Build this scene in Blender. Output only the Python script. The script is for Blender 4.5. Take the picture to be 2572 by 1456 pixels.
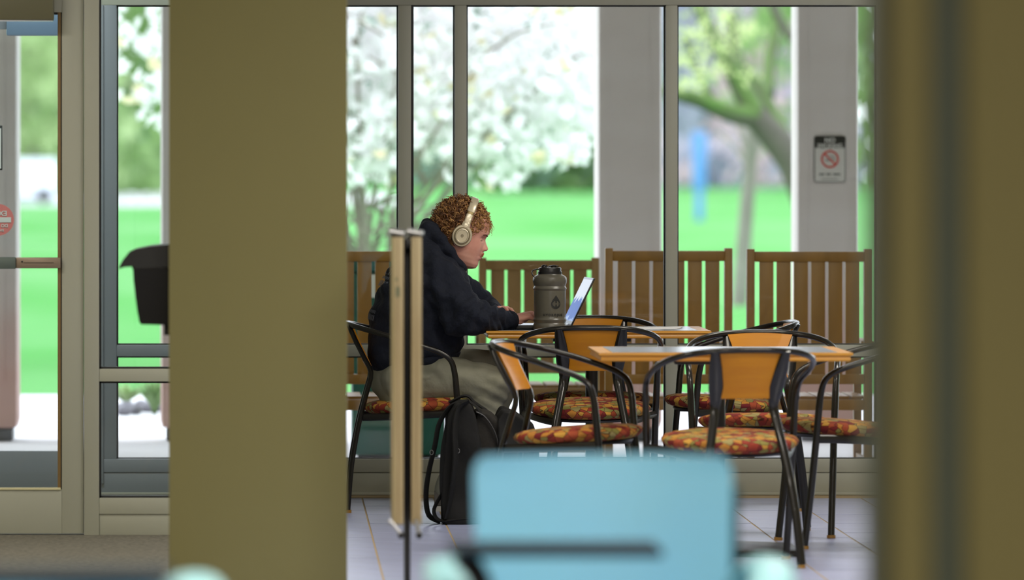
import bpy, bmesh, math, random
import numpy as np
from mathutils import Vector, Matrix

for o in list(bpy.data.objects):
    bpy.data.objects.remove(o)
SC = bpy.context.scene
COL = SC.collection
R = math.radians
rnd = random.Random(7)

# ---------------------------------------------------------------- camera
CAM_H = 1.418          # eye height of the photographer
FPX = 15270.0          # focal length in pixels of the 2572 px wide frame
HX, HY = 690.0, 410.0  # where the line of sight square to the window wall meets the picture


def P(px, py, d):
    """a point seen at pixel (px, py), d metres down the room"""
    return Vector(((px - HX) / FPX * d, d, CAM_H - (py - HY) / FPX * d))


def XW(px, d):
    return (px - HX) / FPX * d


def ZW(py, d):
    return CAM_H - (py - HY) / FPX * d


cam = bpy.data.cameras.new('camera')
co = bpy.data.objects.new('camera', cam)
COL.objects.link(co)
co.location = (0, 0, CAM_H)
co.rotation_euler = (R(90), 0, 0)
cam.sensor_width = 36.0
cam.lens = 36.0 * FPX / 2572.0
cam.shift_x = (1286 - HX) / 2572.0
cam.shift_y = -(728 - HY) / 2572.0
cam.clip_start = 0.1
cam.clip_end = 1500
cam.dof.use_dof = True
cam.dof.focus_distance = 24.5
cam.dof.aperture_fstop = 2.8
SC.camera = co

# ---------------------------------------------------------------- sky, lamps, exposure
vs = SC.view_settings
vs.view_transform = 'Standard'
vs.look = 'None'
vs.gamma = 1.0
vs.exposure = 0.0
vs.use_curve_mapping = False
SC.cycles.transparent_max_bounces = 24
SC.cycles.max_bounces = 8
SC.cycles.caustics_reflective = False
SC.cycles.caustics_refractive = False
SC.cycles.sample_clamp_indirect = 6.0

wd = bpy.data.worlds.new('overcast_sky')
SC.world = wd
wd.use_nodes = True
bg = wd.node_tree.nodes['Background']
bg.inputs['Color'].default_value = (0.86, 0.91, 1.0, 1)
bg.inputs['Strength'].default_value = 3.8

sun = bpy.data.lights.new('soft_sun', 'SUN')
sun.energy = 1.6
sun.angle = R(30)
sun.color = (1.0, 0.98, 0.95)
so = bpy.data.objects.new('soft_sun', sun)
COL.objects.link(so)
so.rotation_euler = Vector((0.75, -0.45, -0.65)).to_track_quat('-Z', 'Y').to_euler()


def area(name, loc, sx, sy, power, color):
    l = bpy.data.lights.new(name, 'AREA')
    l.shape = 'RECTANGLE'
    l.size, l.size_y = sx, sy
    l.energy = power
    l.color = color
    o = bpy.data.objects.new(name, l)
    COL.objects.link(o)
    o.location = loc
    return o


WARM = (1.0, 0.94, 0.83)
for (lx, ly, pw) in ((-2.0, 20.6, 60), (2.6, 23.6, 45), (1.4, 21.6, 40), (3.2, 19.2, 90), (1.6, 15.0, 130),
                     (-1.6, 15.6, 130), (0.6, 10.0, 150), (2.8, 12.0, 70), (-0.8, 4.5, 90), (2.4, 4.6, 110)):
    area('ceiling_lamp', (lx, ly, 2.95), 1.2, 0.6, pw, WARM)
area('vestibule_fill', (-1.2, 24.5, 2.95), 1.2, 0.6, 60, (0.86, 0.95, 1.0))  # unseen fill light, added to brighten the vestibule frames

# ---------------------------------------------------------------- materials
MATS = {}


def srgb(r, g, b):
    def f(c):
        c /= 255.0
        return c / 12.92 if c <= 0.04045 else ((c + 0.055) / 1.055) ** 2.4
    return (f(r), f(g), f(b), 1.0)


def mat(name, color, rough=0.5, metal=0.0, spec=0.5, noise=None, bump=None, trans=None, coat=0.0):
    if name in MATS:
        return MATS[name]
    m = bpy.data.materials.new(name)
    m.use_nodes = True
    nt = m.node_tree
    b = nt.nodes['Principled BSDF']
    b.inputs['Base Color'].default_value = color
    b.inputs['Roughness'].default_value = rough
    b.inputs['Metallic'].default_value = metal
    b.inputs['Specular IOR Level'].default_value = spec
    b.inputs['Coat Weight'].default_value = coat
    tc = nt.nodes.new('ShaderNodeTexCoord')
    if noise:                                   # (scale xyz, amount, second colour)
        mp = nt.nodes.new('ShaderNodeMapping')
        mp.inputs['Scale'].default_value = noise[0]
        n = nt.nodes.new('ShaderNodeTexNoise')
        n.inputs['Scale'].default_value = 1.0
        n.inputs['Detail'].default_value = 4
        mx = nt.nodes.new('ShaderNodeMix')
        mx.data_type = 'RGBA'
        mx.inputs[6].default_value = color
        mx.inputs[7].default_value = noise[2]
        rp = nt.nodes.new('ShaderNodeMapRange')
        rp.inputs[1].default_value = 0.5 - 0.5 / noise[1]
        rp.inputs[2].default_value = 0.5 + 0.5 / noise[1]
        nt.links.new(tc.outputs['Object'], mp.inputs['Vector'])
        nt.links.new(mp.outputs[0], n.inputs['Vector'])
        nt.links.new(n.outputs['Fac'], rp.inputs[0])
        nt.links.new(rp.outputs[0], mx.inputs[0])
        nt.links.new(mx.outputs[2], b.inputs['Base Color'])
    if bump:                                    # (scale, strength, distance)
        n2 = nt.nodes.new('ShaderNodeTexNoise')
        n2.inputs['Scale'].default_value = bump[0]
        n2.inputs['Detail'].default_value = 5
        bp = nt.nodes.new('ShaderNodeBump')
        bp.inputs['Strength'].default_value = bump[1]
        bp.inputs['Distance'].default_value = bump[2]
        nt.links.new(tc.outputs['Object'], n2.inputs['Vector'])
        nt.links.new(n2.outputs['Fac'], bp.inputs['Height'])
        nt.links.new(bp.outputs[0], b.inputs['Normal'])
    if trans:                                   # leaf translucency
        t = nt.nodes.new('ShaderNodeBsdfTranslucent')
        t.inputs['Color'].default_value = color
        mxs = nt.nodes.new('ShaderNodeMixShader')
        mxs.inputs[0].default_value = trans
        out = nt.nodes['Material Output']
        nt.links.new(b.outputs[0], mxs.inputs[1])
        nt.links.new(t.outputs[0], mxs.inputs[2])
        nt.links.new(mxs.outputs[0], out.inputs['Surface'])
    MATS[name] = m
    return m


def glass_mat(name, tint, refl=1.0):
    m = bpy.data.materials.new(name)
    m.use_nodes = True
    nt = m.node_tree
    nt.nodes.remove(nt.nodes['Principled BSDF'])
    out = nt.nodes['Material Output']
    tr = nt.nodes.new('ShaderNodeBsdfTransparent')
    tr.inputs['Color'].default_value = tint
    gl = nt.nodes.new('ShaderNodeBsdfGlossy')
    gl.inputs['Roughness'].default_value = 0.02
    fr = nt.nodes.new('ShaderNodeFresnel')
    fr.inputs['IOR'].default_value = 1.45
    mu = nt.nodes.new('ShaderNodeMath')
    mu.operation = 'MULTIPLY'
    mu.inputs[1].default_value = refl
    mx = nt.nodes.new('ShaderNodeMixShader')
    nt.links.new(fr.outputs[0], mu.inputs[0])
    nt.links.new(mu.outputs[0], mx.inputs[0])
    nt.links.new(tr.outputs[0], mx.inputs[1])
    nt.links.new(gl.outputs[0], mx.inputs[2])
    nt.links.new(mx.outputs[0], out.inputs['Surface'])
    MATS[name] = m
    return m


M_FRAME = mat('warm_grey_painted_aluminium', srgb(163, 165, 151), 0.45, noise=((3, 3, 1.2), 1.2, srgb(157, 158, 143)), bump=(60, 0.03, 0.002))
M_FRAME_OUT = mat('cool_grey_anodised_aluminium', srgb(128, 134, 138), 0.4, noise=((4, 4, 1), 1.2, srgb(118, 124, 130)))
M_GASKET = mat('black_rubber_gasket', srgb(20, 20, 20), 0.6)
M_GLASS = glass_mat('window_glass', (0.97, 0.985, 0.98, 1), 1.0)
M_OLIVE = mat('olive_wall_paint', srgb(131, 125, 83), 0.8, spec=0.3, noise=((1.5, 1.5, 0.6), 1.2, srgb(126, 122, 82)), bump=(180, 0.15, 0.001))
M_OLIVE2 = mat('olive_brown_wall_paint', srgb(140, 130, 80), 0.8, noise=((1, 1, 0.5), 1.5, srgb(130, 121, 77)), bump=(120, 0.1, 0.001))
M_OLIVE3 = mat('dark_green_grey_trim_paint', srgb(100, 106, 88), 0.7, noise=((1, 1, 0.5), 1.5, srgb(94, 102, 88)))
M_CEIL = mat('white_ceiling_tile', srgb(225, 222, 210), 0.9, bump=(40, 0.2, 0.002))
M_WALL = mat('cream_wall_paint', srgb(190, 182, 150), 0.85, bump=(120, 0.1, 0.001))
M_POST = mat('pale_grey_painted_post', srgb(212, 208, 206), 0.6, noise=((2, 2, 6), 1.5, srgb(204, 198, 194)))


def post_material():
    """grey paint turning a pinkish brown towards the foot"""
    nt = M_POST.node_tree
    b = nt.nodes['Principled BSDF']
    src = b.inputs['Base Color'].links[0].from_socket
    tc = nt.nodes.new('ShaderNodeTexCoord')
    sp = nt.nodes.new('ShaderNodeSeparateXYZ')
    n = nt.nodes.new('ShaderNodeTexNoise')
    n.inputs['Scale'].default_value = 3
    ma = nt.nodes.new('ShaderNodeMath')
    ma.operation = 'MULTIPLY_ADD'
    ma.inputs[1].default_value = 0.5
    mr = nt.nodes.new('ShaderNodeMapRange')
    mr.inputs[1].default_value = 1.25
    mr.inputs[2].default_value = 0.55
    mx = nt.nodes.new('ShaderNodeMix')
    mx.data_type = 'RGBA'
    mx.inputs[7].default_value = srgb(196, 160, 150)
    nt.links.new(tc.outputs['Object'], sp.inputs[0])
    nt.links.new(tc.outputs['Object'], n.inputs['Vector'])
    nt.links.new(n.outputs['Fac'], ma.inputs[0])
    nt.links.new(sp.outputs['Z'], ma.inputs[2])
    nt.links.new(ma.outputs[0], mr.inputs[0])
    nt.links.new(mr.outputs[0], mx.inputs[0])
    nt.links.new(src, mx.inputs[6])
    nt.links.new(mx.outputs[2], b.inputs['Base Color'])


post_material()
M_CONC = mat('light_concrete', srgb(214, 212, 216), 0.85, noise=((1.2, 1.2, 1.2), 1.6, srgb(196, 194, 198)), bump=(30, 0.2, 0.003))
M_MAT = mat('speckled_grey_walk_off_carpet', srgb(128, 124, 112), 0.95, noise=((60, 60, 60), 2.5, srgb(84, 82, 72)), bump=(200, 0.5, 0.004))
M_BLACK = mat('black_satin_metal', srgb(34, 32, 30), 0.3, 0.35)
M_BLACKPL = mat('black_plastic', srgb(13, 13, 15), 0.35, bump=(90, 0.05, 0.001))
M_BRONZE = mat('dark_bronze_metal', srgb(30, 28, 25), 0.26, 0.4, coat=0.25)
M_WOODP = mat('honey_beech_plywood', srgb(192, 128, 10), 0.45, spec=0.3, noise=((6, 6, 60), 1.8, srgb(178, 112, 8)), coat=0.05)
M_WOODT = mat('honey_oak_edge', srgb(212, 154, 44), 0.4, noise=((2, 20, 60), 1.8, srgb(190, 126, 26)), coat=0.2)
M_LAM = mat('blue_grey_laminate', srgb(126, 136, 150), 0.22, noise=((30, 30, 30), 1.5, srgb(116, 126, 140)))
M_BENCH = mat('weathered_teak', srgb(170, 122, 46), 0.42, noise=((14, 14, 2.5), 2.2, srgb(146, 104, 36)), bump=(60, 0.2, 0.002))
M_BENCH2 = mat('greyed_teak', srgb(158, 128, 82), 0.6, noise=((14, 14, 2.5), 2.2, srgb(130, 98, 54)), bump=(60, 0.2, 0.002))
M_SILVER = mat('brushed_silver_metal', srgb(190, 192, 196), 0.3, 0.9)
M_TAN = mat('tan_aluminium_frame', srgb(182, 166, 128), 0.4, 0.1, noise=((40, 40, 3), 2.0, srgb(152, 134, 98)))
M_SKIN = mat('fair_skin', srgb(228, 174, 154), 0.5, noise=((22, 22, 22), 2.0, srgb(216, 150, 132)), bump=(400, 0.15, 0.0006))
M_NAIL = mat('pink_fingernail', srgb(236, 190, 180), 0.3)
M_NAVY = mat('dark_navy_fleece', srgb(23, 29, 44), 0.88, spec=0.35, noise=((30, 30, 30), 1.5, srgb(18, 22, 34)), bump=(20, 0.7, 0.02))
M_TROUS = mat('olive_grey_cotton', srgb(146, 145, 130), 0.9, spec=0.2, noise=((16, 16, 16), 1.5, srgb(132, 131, 114)), bump=(30, 0.5, 0.008))
M_TEAL = mat('sky_blue_moulded_plastic', srgb(122, 180, 213), 0.4, noise=((4, 4, 4), 1.4, srgb(126, 184, 206)), bump=(500, 0.2, 0.001))
M_PALETEAL = mat('pale_aqua_plastic', srgb(138, 188, 196), 0.6, spec=0.3)
M_BOTTLE = mat('grey_brown_matte_plastic', srgb(92, 89, 78), 0.3, noise=((60, 60, 60), 1.4, srgb(85, 82, 72)))
M_BAG = mat('black_nylon', srgb(22, 22, 22), 0.75, spec=0.3, bump=(60, 0.3, 0.004))
M_BAG2 = mat('charcoal_canvas', srgb(50, 48, 44), 0.85, spec=0.2, noise=((20, 20, 20), 1.5, srgb(38, 36, 34)), bump=(30, 0.5, 0.008))
M_HP = mat('champagne_plastic', srgb(206, 194, 166), 0.3, 0.25, coat=0.3)
M_HPD = mat('beige_ear_cushion', srgb(150, 138, 112), 0.6)
M_PAPER = mat('white_paper', srgb(240, 238, 236), 0.8)
M_RED = mat('sign_red', srgb(200, 40, 30), 0.5)
M_REDF = mat('faded_red_vinyl', srgb(206, 118, 112), 0.5)
M_INK = mat('black_ink', srgb(24, 26, 24), 0.5)
M_SIGNW = mat('sign_white', srgb(205, 205, 200), 0.5)
M_SIGNG = mat('sign_grey_ink', srgb(120, 120, 118), 0.5)
M_GREENBIN = mat('dark_green_plastic', srgb(26, 96, 82), 0.4, noise=((6, 6, 6), 1.5, srgb(20, 84, 72)))
M_SHOE = mat('grey_shoe_canvas', srgb(96, 92, 86), 0.8)
M_SOLE = mat('white_rubber_sole', srgb(190, 188, 180), 0.6)
M_BARK = mat('mossy_bark', srgb(96, 90, 80), 0.9, noise=((3, 3, 2), 1.8, srgb(76, 72, 66)), bump=(14, 0.6, 0.03))
M_MOSS = mat('bright_moss', srgb(88, 118, 56), 0.95, noise=((5, 5, 5), 2.0, srgb(88, 98, 64)))
M_BARKP = mat('pale_grey_bark', srgb(150, 146, 140), 0.9, noise=((3, 3, 2), 1.8, srgb(118, 112, 104)))
M_STEM = mat('magnolia_bark', srgb(140, 132, 122), 0.9)
M_PETAL = mat('white_petal', (0.95, 0.92, 0.95, 1), 0.6, spec=0.3, trans=0.5)
M_CREAMPETAL = mat('cream_petal', srgb(236, 226, 190), 0.6, trans=0.35)
M_LEAFY = mat('yellow_green_spring_leaf', srgb(196, 204, 146), 0.6, trans=0.4)
M_LEAFG = mat('mid_green_leaf', srgb(134, 166, 104), 0.6, trans=0.4)
M_LEAFP = mat('pale_green_leaf', srgb(166, 190, 134), 0.6, trans=0.4)
M_LEAFB = mat('blue_green_leaf', srgb(128, 156, 144), 0.6, trans=0.4)  # far-tree colour kept pale to stand in for haze
M_TWIG = mat('grey_mauve_twig', srgb(172, 172, 192), 0.8, trans=0.3)
M_PINK = mat('dusty_pink_bud', srgb(204, 178, 188), 0.7, trans=0.4)
M_ROCK = mat('grey_river_stone', srgb(136, 132, 140), 0.8, noise=((9, 9, 9), 2.0, srgb(100, 98, 106)))
M_BLUE = mat('blue_enamel', srgb(86, 138, 200), 0.5)
M_VAN = mat('white_vehicle_paint', srgb(226, 232, 242), 0.35)
M_WINDARK = mat('dark_vehicle_glass', srgb(60, 72, 86), 0.15)


def grass_material():
    m = mat('spring_lawn', (0.07, 0.40, 0.045, 1), 0.95, spec=0.1)
    nt = m.node_tree
    b = nt.nodes['Principled BSDF']
    tc = nt.nodes.new('ShaderNodeTexCoord')
    mp = nt.nodes.new('ShaderNodeMapping')
    mp.inputs['Scale'].default_value = (0.22, 0.05, 1)
    n = nt.nodes.new('ShaderNodeTexNoise')
    n.inputs['Scale'].default_value = 1.0
    n.inputs['Detail'].default_value = 3
    cr = nt.nodes.new('ShaderNodeValToRGB')
    cr.color_ramp.elements[0].position = 0.30
    cr.color_ramp.elements[0].color = (0.040, 0.235, 0.028, 1)
    cr.color_ramp.elements[1].position = 0.72
    cr.color_ramp.elements[1].color = (0.125, 0.31, 0.11, 1)  # paler patches put haze glare into the lawn colour
    nt.links.new(tc.outputs['Object'], mp.inputs['Vector'])
    nt.links.new(mp.outputs[0], n.inputs['Vector'])
    nt.links.new(n.outputs['Fac'], cr.inputs[0])
    nt.links.new(cr.outputs[0], b.inputs['Base Color'])
    return m


M_GRASS = grass_material()


def fabric_material():
    """woven upholstery printed with overlapping autumn leaves"""
    m = mat('autumn_leaf_upholstery', srgb(150, 80, 40), 0.85, spec=0.25)
    nt = m.node_tree
    b = nt.nodes['Principled BSDF']
    tc = nt.nodes.new('ShaderNodeTexCoord')
    v = nt.nodes.new('ShaderNodeTexVoronoi')
    v.inputs['Scale'].default_value = 35
    e = nt.nodes.new('ShaderNodeTexVoronoi')
    e.feature = 'DISTANCE_TO_EDGE'
    e.inputs['Scale'].default_value = 35
    sp = nt.nodes.new('ShaderNodeSeparateColor')
    cr = nt.nodes.new('ShaderNodeValToRGB')
    cr.color_ramp.interpolation = 'CONSTANT'
    cols = [srgb(136, 52, 38), srgb(176, 120, 50), srgb(152, 70, 44), srgb(128, 122, 62), srgb(188, 142, 60), srgb(112, 36, 36), srgb(146, 134, 84)]
    els = cr.color_ramp.elements
    els[0].color = cols[0]
    els[1].position = 1 / 7
    els[1].color = cols[1]
    for i in range(2, 7):
        q = els.new(i / 7)
        q.color = cols[i]
    st = nt.nodes.new('ShaderNodeMapRange')
    st.inputs[1].default_value = 0.012
    st.inputs[2].default_value = 0.045
    mx = nt.nodes.new('ShaderNodeMix')
    mx.data_type = 'RGBA'
    mx.inputs[6].default_value = srgb(70, 34, 20)
    for t in (v, e):
        nt.links.new(tc.outputs['Object'], t.inputs['Vector'])
    nt.links.new(v.outputs['Color'], sp.inputs[0])
    nt.links.new(sp.outputs[0], cr.inputs[0])
    nt.links.new(e.outputs['Distance'], st.inputs[0])
    nt.links.new(st.outputs[0], mx.inputs[0])
    nt.links.new(cr.outputs[0], mx.inputs[7])
    nt.links.new(mx.outputs[2], b.inputs['Base Color'])
    return m


M_FABRIC = fabric_material()
M_TILE = mat('slate_blue_glazed_tile', srgb(178, 186, 224), 0.3, spec=1.0, noise=((5, 5, 5), 1.6, srgb(160, 167, 200)))
M_GROUT = mat('sandy_grout', srgb(176, 154, 118), 0.85)
M_HAIR1 = mat('auburn_hair', srgb(136, 90, 52), 0.42, noise=((40, 40, 40), 3.0, srgb(74, 46, 26)))
M_HAIR2 = mat('golden_hair', srgb(200, 154, 94), 0.4, noise=((40, 40, 40), 3.0, srgb(150, 106, 60)))
M_STACHE = mat('ginger_moustache', srgb(178, 112, 70), 0.6)
M_BROW = mat('brown_eyebrow', srgb(104, 70, 54), 0.7)
M_EYE = mat('eye_white', srgb(225, 215, 208), 0.2)
M_IRIS = mat('dark_iris', srgb(50, 50, 54), 0.2)
M_LIP = mat('rose_lip', srgb(204, 128, 114), 0.5)


def floor_tile_far():
    """the tiled floor nearer the camera, out of the picture: same grid, only coloured"""
    m = mat('slate_tile_floor_with_grout', srgb(112, 114, 128), 0.28)
    nt = m.node_tree
    b = nt.nodes['Principled BSDF']
    tc = nt.nodes.new('ShaderNodeTexCoord')
    br = nt.nodes.new('ShaderNodeTexBrick')
    br.offset = 0.0
    br.inputs['Scale'].default_value = 1.0
    br.inputs['Brick Width'].default_value = 0.302
    br.inputs['Row Height'].default_value = 0.302
    br.inputs['Mortar Size'].default_value = 0.004
    br.inputs['Color1'].default_value = srgb(112, 114, 128)
    br.inputs['Color2'].default_value = srgb(100, 101, 112)
    br.inputs['Mortar'].default_value = srgb(176, 154, 118)
    nt.links.new(tc.outputs['Object'], br.inputs['Vector'])
    nt.links.new(br.outputs['Color'], b.inputs['Base Color'])
    return m


M_TILEFAR = floor_tile_far()


# ---------------------------------------------------------------- mesh helpers
class MB:
    def __init__(self):
        self.v, self.f, self.mi = [], [], []
        self.cur = 0

    def add(self, vs_, fs):
        b = len(self.v)
        self.v += [tuple(p) for p in vs_]
        self.f += [tuple(i + b for i in q) for q in fs]
        self.mi += [self.cur] * len(fs)
        return self

    def box(self, x0, x1, y0, y1, z0, z1, bev=0.0):
        if x0 > x1: x0, x1 = x1, x0
        if y0 > y1: y0, y1 = y1, y0
        if z0 > z1: z0, z1 = z1, z0
        if bev <= 0:
            vs_ = [(x, y, z) for z in (z0, z1) for y in (y0, y1) for x in (x0, x1)]
            return self.add(vs_, [(0, 2, 3, 1), (4, 5, 7, 6), (0, 1, 5, 4), (2, 6, 7, 3), (0, 4, 6, 2), (1, 3, 7, 5)])
        bm = bmesh.new()
        bmesh.ops.create_cube(bm, size=1)
        for q in bm.verts:
            q.co = Vector(((x0 + x1) / 2 + q.co.x * (x1 - x0), (y0 + y1) / 2 + q.co.y * (y1 - y0), (z0 + z1) / 2 + q.co.z * (z1 - z0)))
        bmesh.ops.bevel(bm, geom=list(bm.edges), offset=min(bev, (x1 - x0) / 2.1, (y1 - y0) / 2.1, (z1 - z0) / 2.1), segments=2, affect='EDGES', profile=0.6)
        self.bm(bm)
        return self

    def bm(self, bm, M=None):
        bm.verts.index_update()
        vs_ = [(M @ q.co if M else q.co.copy()) for q in bm.verts]
        fs = [tuple(q.index for q in f.verts) for f in bm.faces]
        bm.free()
        return self.add(vs_, fs)

    def tube(self, pts, r, n=10, closed=False, ax=None, cap=True):
        """sweep: r a number, or per point r or (ra, rb); ax a fixed side axis for flat sections"""
        pts = [Vector(p) for p in pts]
        m = len(pts)
        rr = []
        for i in range(m):
            q = r[i] if isinstance(r, list) else r
            rr.append(q if isinstance(q, tuple) else (q, q))
        rings = []
        prev = None
        for i in range(m):
            if closed:
                t = pts[(i + 1) % m] - pts[i - 1]
            else:
                t = pts[min(i + 1, m - 1)] - pts[max(i - 1, 0)]
            t.normalize()
            if ax is not None:
                a = Vector(ax) - t * Vector(ax).dot(t)
            elif prev is None:
                a = Vector((0, 0, 1)) if abs(t.z) < 0.9 else Vector((1, 0, 0))
                a = a - t * a.dot(t)
            else:
                a = prev - t * prev.dot(t)
            a.normalize()
            prev = a
            b = t.cross(a)
            rings.append([pts[i] + a * (math.cos(2 * math.pi * k / n) * rr[i][0]) + b * (math.sin(2 * math.pi * k / n) * rr[i][1]) for k in range(n)])
        vs_ = [p for ring in rings for p in ring]
        fs = []
        for i in range(m if closed else m - 1):
            j = (i + 1) % m
            for k in range(n):
                l = (k + 1) % n
                fs.append((i * n + k, i * n + l, j * n + l, j * n + k))
        if not closed and cap:
            fs.append(tuple(range(n))[::-1])
            fs.append(tuple((m - 1) * n + k for k in range(n)))
        return self.add(vs_, fs)

    def lathe(self, prof, c=(0, 0, 0), n=32, sx=1.0, sy=1.0):
        c = Vector(c)
        vs_ = [c + Vector((r_ * math.cos(2 * math.pi * k / n) * sx, r_ * math.sin(2 * math.pi * k / n) * sy, z)) for r_, z in prof for k in range(n)]
        m = len(prof)
        fs = [(i * n + k, i * n + (k + 1) % n, (i + 1) * n + (k + 1) % n, (i + 1) * n + k) for i in range(m - 1) for k in range(n)]
        fs.append(tuple(range(n))[::-1])
        fs.append(tuple((m - 1) * n + k for k in range(n)))
        return self.add(vs_, fs)

    def ball(self, c, rx, ry=None, rz=None, n=16, m=10, M=None):
        ry = ry or rx
        rz = rz or rx
        c = Vector(c)
        vs_ = [Vector((0, 0, -1))]
        for i in range(1, m):
            a = -math.pi / 2 + math.pi * i / m
            for k in range(n):
                b = 2 * math.pi * k / n
                vs_.append(Vector((math.cos(a) * math.cos(b), math.cos(a) * math.sin(b), math.sin(a))))
        vs_.append(Vector((0, 0, 1)))
        fs = [(0, 1 + (k + 1) % n, 1 + k) for k in range(n)]
        for i in range(m - 2):
            for k in range(n):
                a, b = 1 + i * n, 1 + (i + 1) * n
                fs.append((a + k, a + (k + 1) % n, b + (k + 1) % n, b + k))
        t = len(vs_) - 1
        b = 1 + (m - 2) * n
        fs += [(t, b + k, b + (k + 1) % n) for k in range(n)]
        out = []
        for q in vs_:
            q = Vector((q.x * rx, q.y * ry, q.z * rz))
            if M is not None:
                q = M @ q
            out.append(q + c)
        return self.add(out, fs)

    def cap(self, a, b, ra, rb, n=14):
        """tapered capsule"""
        a, b = Vector(a), Vector(b)
        self.tube([a, b], [(ra, ra), (rb, rb)], n)
        self.ball(a, ra, n=n, m=8)
        self.ball(b, rb, n=n, m=8)
        return self

    def loft(self, rings, cap=True):
        n = len(rings[0])
        vs_ = [p for r_ in rings for p in r_]
        fs = [(i * n + k, i * n + (k + 1) % n, (i + 1) * n + (k + 1) % n, (i + 1) * n + k) for i in range(len(rings) - 1) for k in range(n)]
        if cap:
            fs.append(tuple(range(n))[::-1])
            fs.append(tuple((len(rings) - 1) * n + k for k in range(n)))
        return self.add(vs_, fs)

    def sheet(self, fn, nu, nv, th=None):
        """grid fn(u, v) -> point; th(u, v) -> offset vector makes it a solid"""
        top = [Vector(fn(i / nu, j / nv)) for i in range(nu + 1) for j in range(nv + 1)]
        W = nv + 1
        fs = [(i * W + j, (i + 1) * W + j, (i + 1) * W + j + 1, i * W + j + 1) for i in range(nu) for j in range(nv)]
        if th is None:
            return self.add(top, fs)
        N = len(top)
        bot = [top[i * W + j] + Vector(th(i / nu, j / nv)) for i in range(nu + 1) for j in range(nv + 1)]
        fs += [tuple(reversed([q + N for q in f])) for f in fs]
        edge = [i * W for i in range(nu + 1)] + [nu * W + j for j in range(1, nv + 1)] + [i * W + nv for i in range(nu - 1, -1, -1)] + [j for j in range(nv - 1, 0, -1)]
        for k in range(len(edge)):
            a, b = edge[k], edge[(k + 1) % len(edge)]
            fs.append((b, a, a + N, b + N))
        return self.add(top + bot, fs)

    def prism(self, outline, y0, y1):
        """outline of (x, z), swept along y"""
        n = len(outline)
        vs_ = [(x, y0, z) for x, z in outline] + [(x, y1, z) for x, z in outline]
        fs = [tuple(range(n)), tuple(range(2 * n - 1, n - 1, -1))] + [(k, k + n, (k + 1) % n + n, (k + 1) % n) for k in range(n)]
        return self.add(vs_, fs)

    def xf(self, M):
        self.v = [tuple(M @ Vector(p)) for p in self.v]
        return self

    def mesh(self, name, smooth=40, fix=True):
        me = bpy.data.meshes.new(name)
        me.from_pydata(self.v, [], self.f)
        if fix:
            bm = bmesh.new()
            bm.from_mesh(me)
            bmesh.ops.recalc_face_normals(bm, faces=bm.faces)
            bm.to_mesh(me)
            bm.free()
        if any(self.mi):
            me.polygons.foreach_set('material_index', self.mi)
        if smooth:
            me.polygons.foreach_set('use_smooth', [True] * len(me.polygons))
            me.set_sharp_from_angle(angle=R(smooth))
        me.update()
        return me


def link(name, me, mats, parent=None, world=True, kind=None, label=None):
    o = bpy.data.objects.new(name, me)
    COL.objects.link(o)
    if not isinstance(mats, (list, tuple)):
        mats = [mats]
    if not me.materials:
        for m in mats:
            me.materials.append(m)
    if parent is not None:
        o.parent = parent
        if world:
            r_ = parent
            while r_ is not None:            # shapes of unturned things are given in room coordinates
                o.location = o.location - r_.location
                r_ = r_.parent
    if kind:
        o['kind'] = kind
    if label:
        o['label'] = label
    return o


def part(name, mb, m, parent, world=True, smooth=40, label=None, kind=None):
    return link(name, mb.mesh(name, smooth), m, parent, world, kind, label)


def tag(o, label, cat, group=None, kind=None):
    o['label'] = label
    o['category'] = cat
    if group:
        o['group'] = group
    if kind:
        o['kind'] = kind
    return o


def thing(name, label, cat, loc=(0, 0, 0), rz=0.0, group=None):
    o = bpy.data.objects.new(name, None)
    COL.objects.link(o)
    o.location = loc
    o.rotation_euler = (0, 0, rz)
    o.empty_display_size = 0.1
    return tag(o, label, cat, group)


def struct(name, mb, m, parent=None, smooth=40, label=None):
    o = link(name, mb.mesh(name, smooth), m, parent)
    o['kind'] = 'structure'
    if label:
        o['label'] = label
    return o


def dup(root, loc, rz, label, group=None):
    def cp(o, parent):
        c = o.copy()
        COL.objects.link(c)
        c.parent = parent
        for ch in o.children:
            cp(ch, c)
        return c
    r_ = cp(root, None)
    r_.location = loc
    r_.rotation_euler = (0, 0, rz)
    r_['label'] = label
    if group:
        r_['group'] = group
    return r_


def remesh(name, mb, voxel, smooth=2, factor=0.5, disp=None):
    """fuse overlapping closed shapes into one continuous skin"""
    me = mb.mesh(name + '_raw', 0)
    o = bpy.data.objects.new('raw_shape', me)
    COL.objects.link(o)
    md = o.modifiers.new('r', 'REMESH')
    md.mode = 'VOXEL'
    md.voxel_size = voxel
    md.use_smooth_shade = True
    if smooth:
        s = o.modifiers.new('s', 'SMOOTH')
        s.iterations = smooth
        s.factor = factor
    dg = bpy.context.evaluated_depsgraph_get()
    out = bpy.data.meshes.new_from_object(o.evaluated_get(dg))
    out.name = name
    bpy.data.objects.remove(o)
    bpy.data.meshes.remove(me)
    out.materials.clear()
    if disp:
        n = len(out.vertices)
        c = np.empty(n * 3)
        out.vertices.foreach_get('co', c)
        nn = np.empty(n * 3)
        out.vertices.foreach_get('normal', nn)
        c = c.reshape(-1, 3)
        nn = nn.reshape(-1, 3)
        c = c + nn * disp(c)[:, None]
        out.vertices.foreach_set('co', c.ravel())
        out.update()
    out.polygons.foreach_set('use_smooth', [True] * len(out.polygons))
    return out


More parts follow.
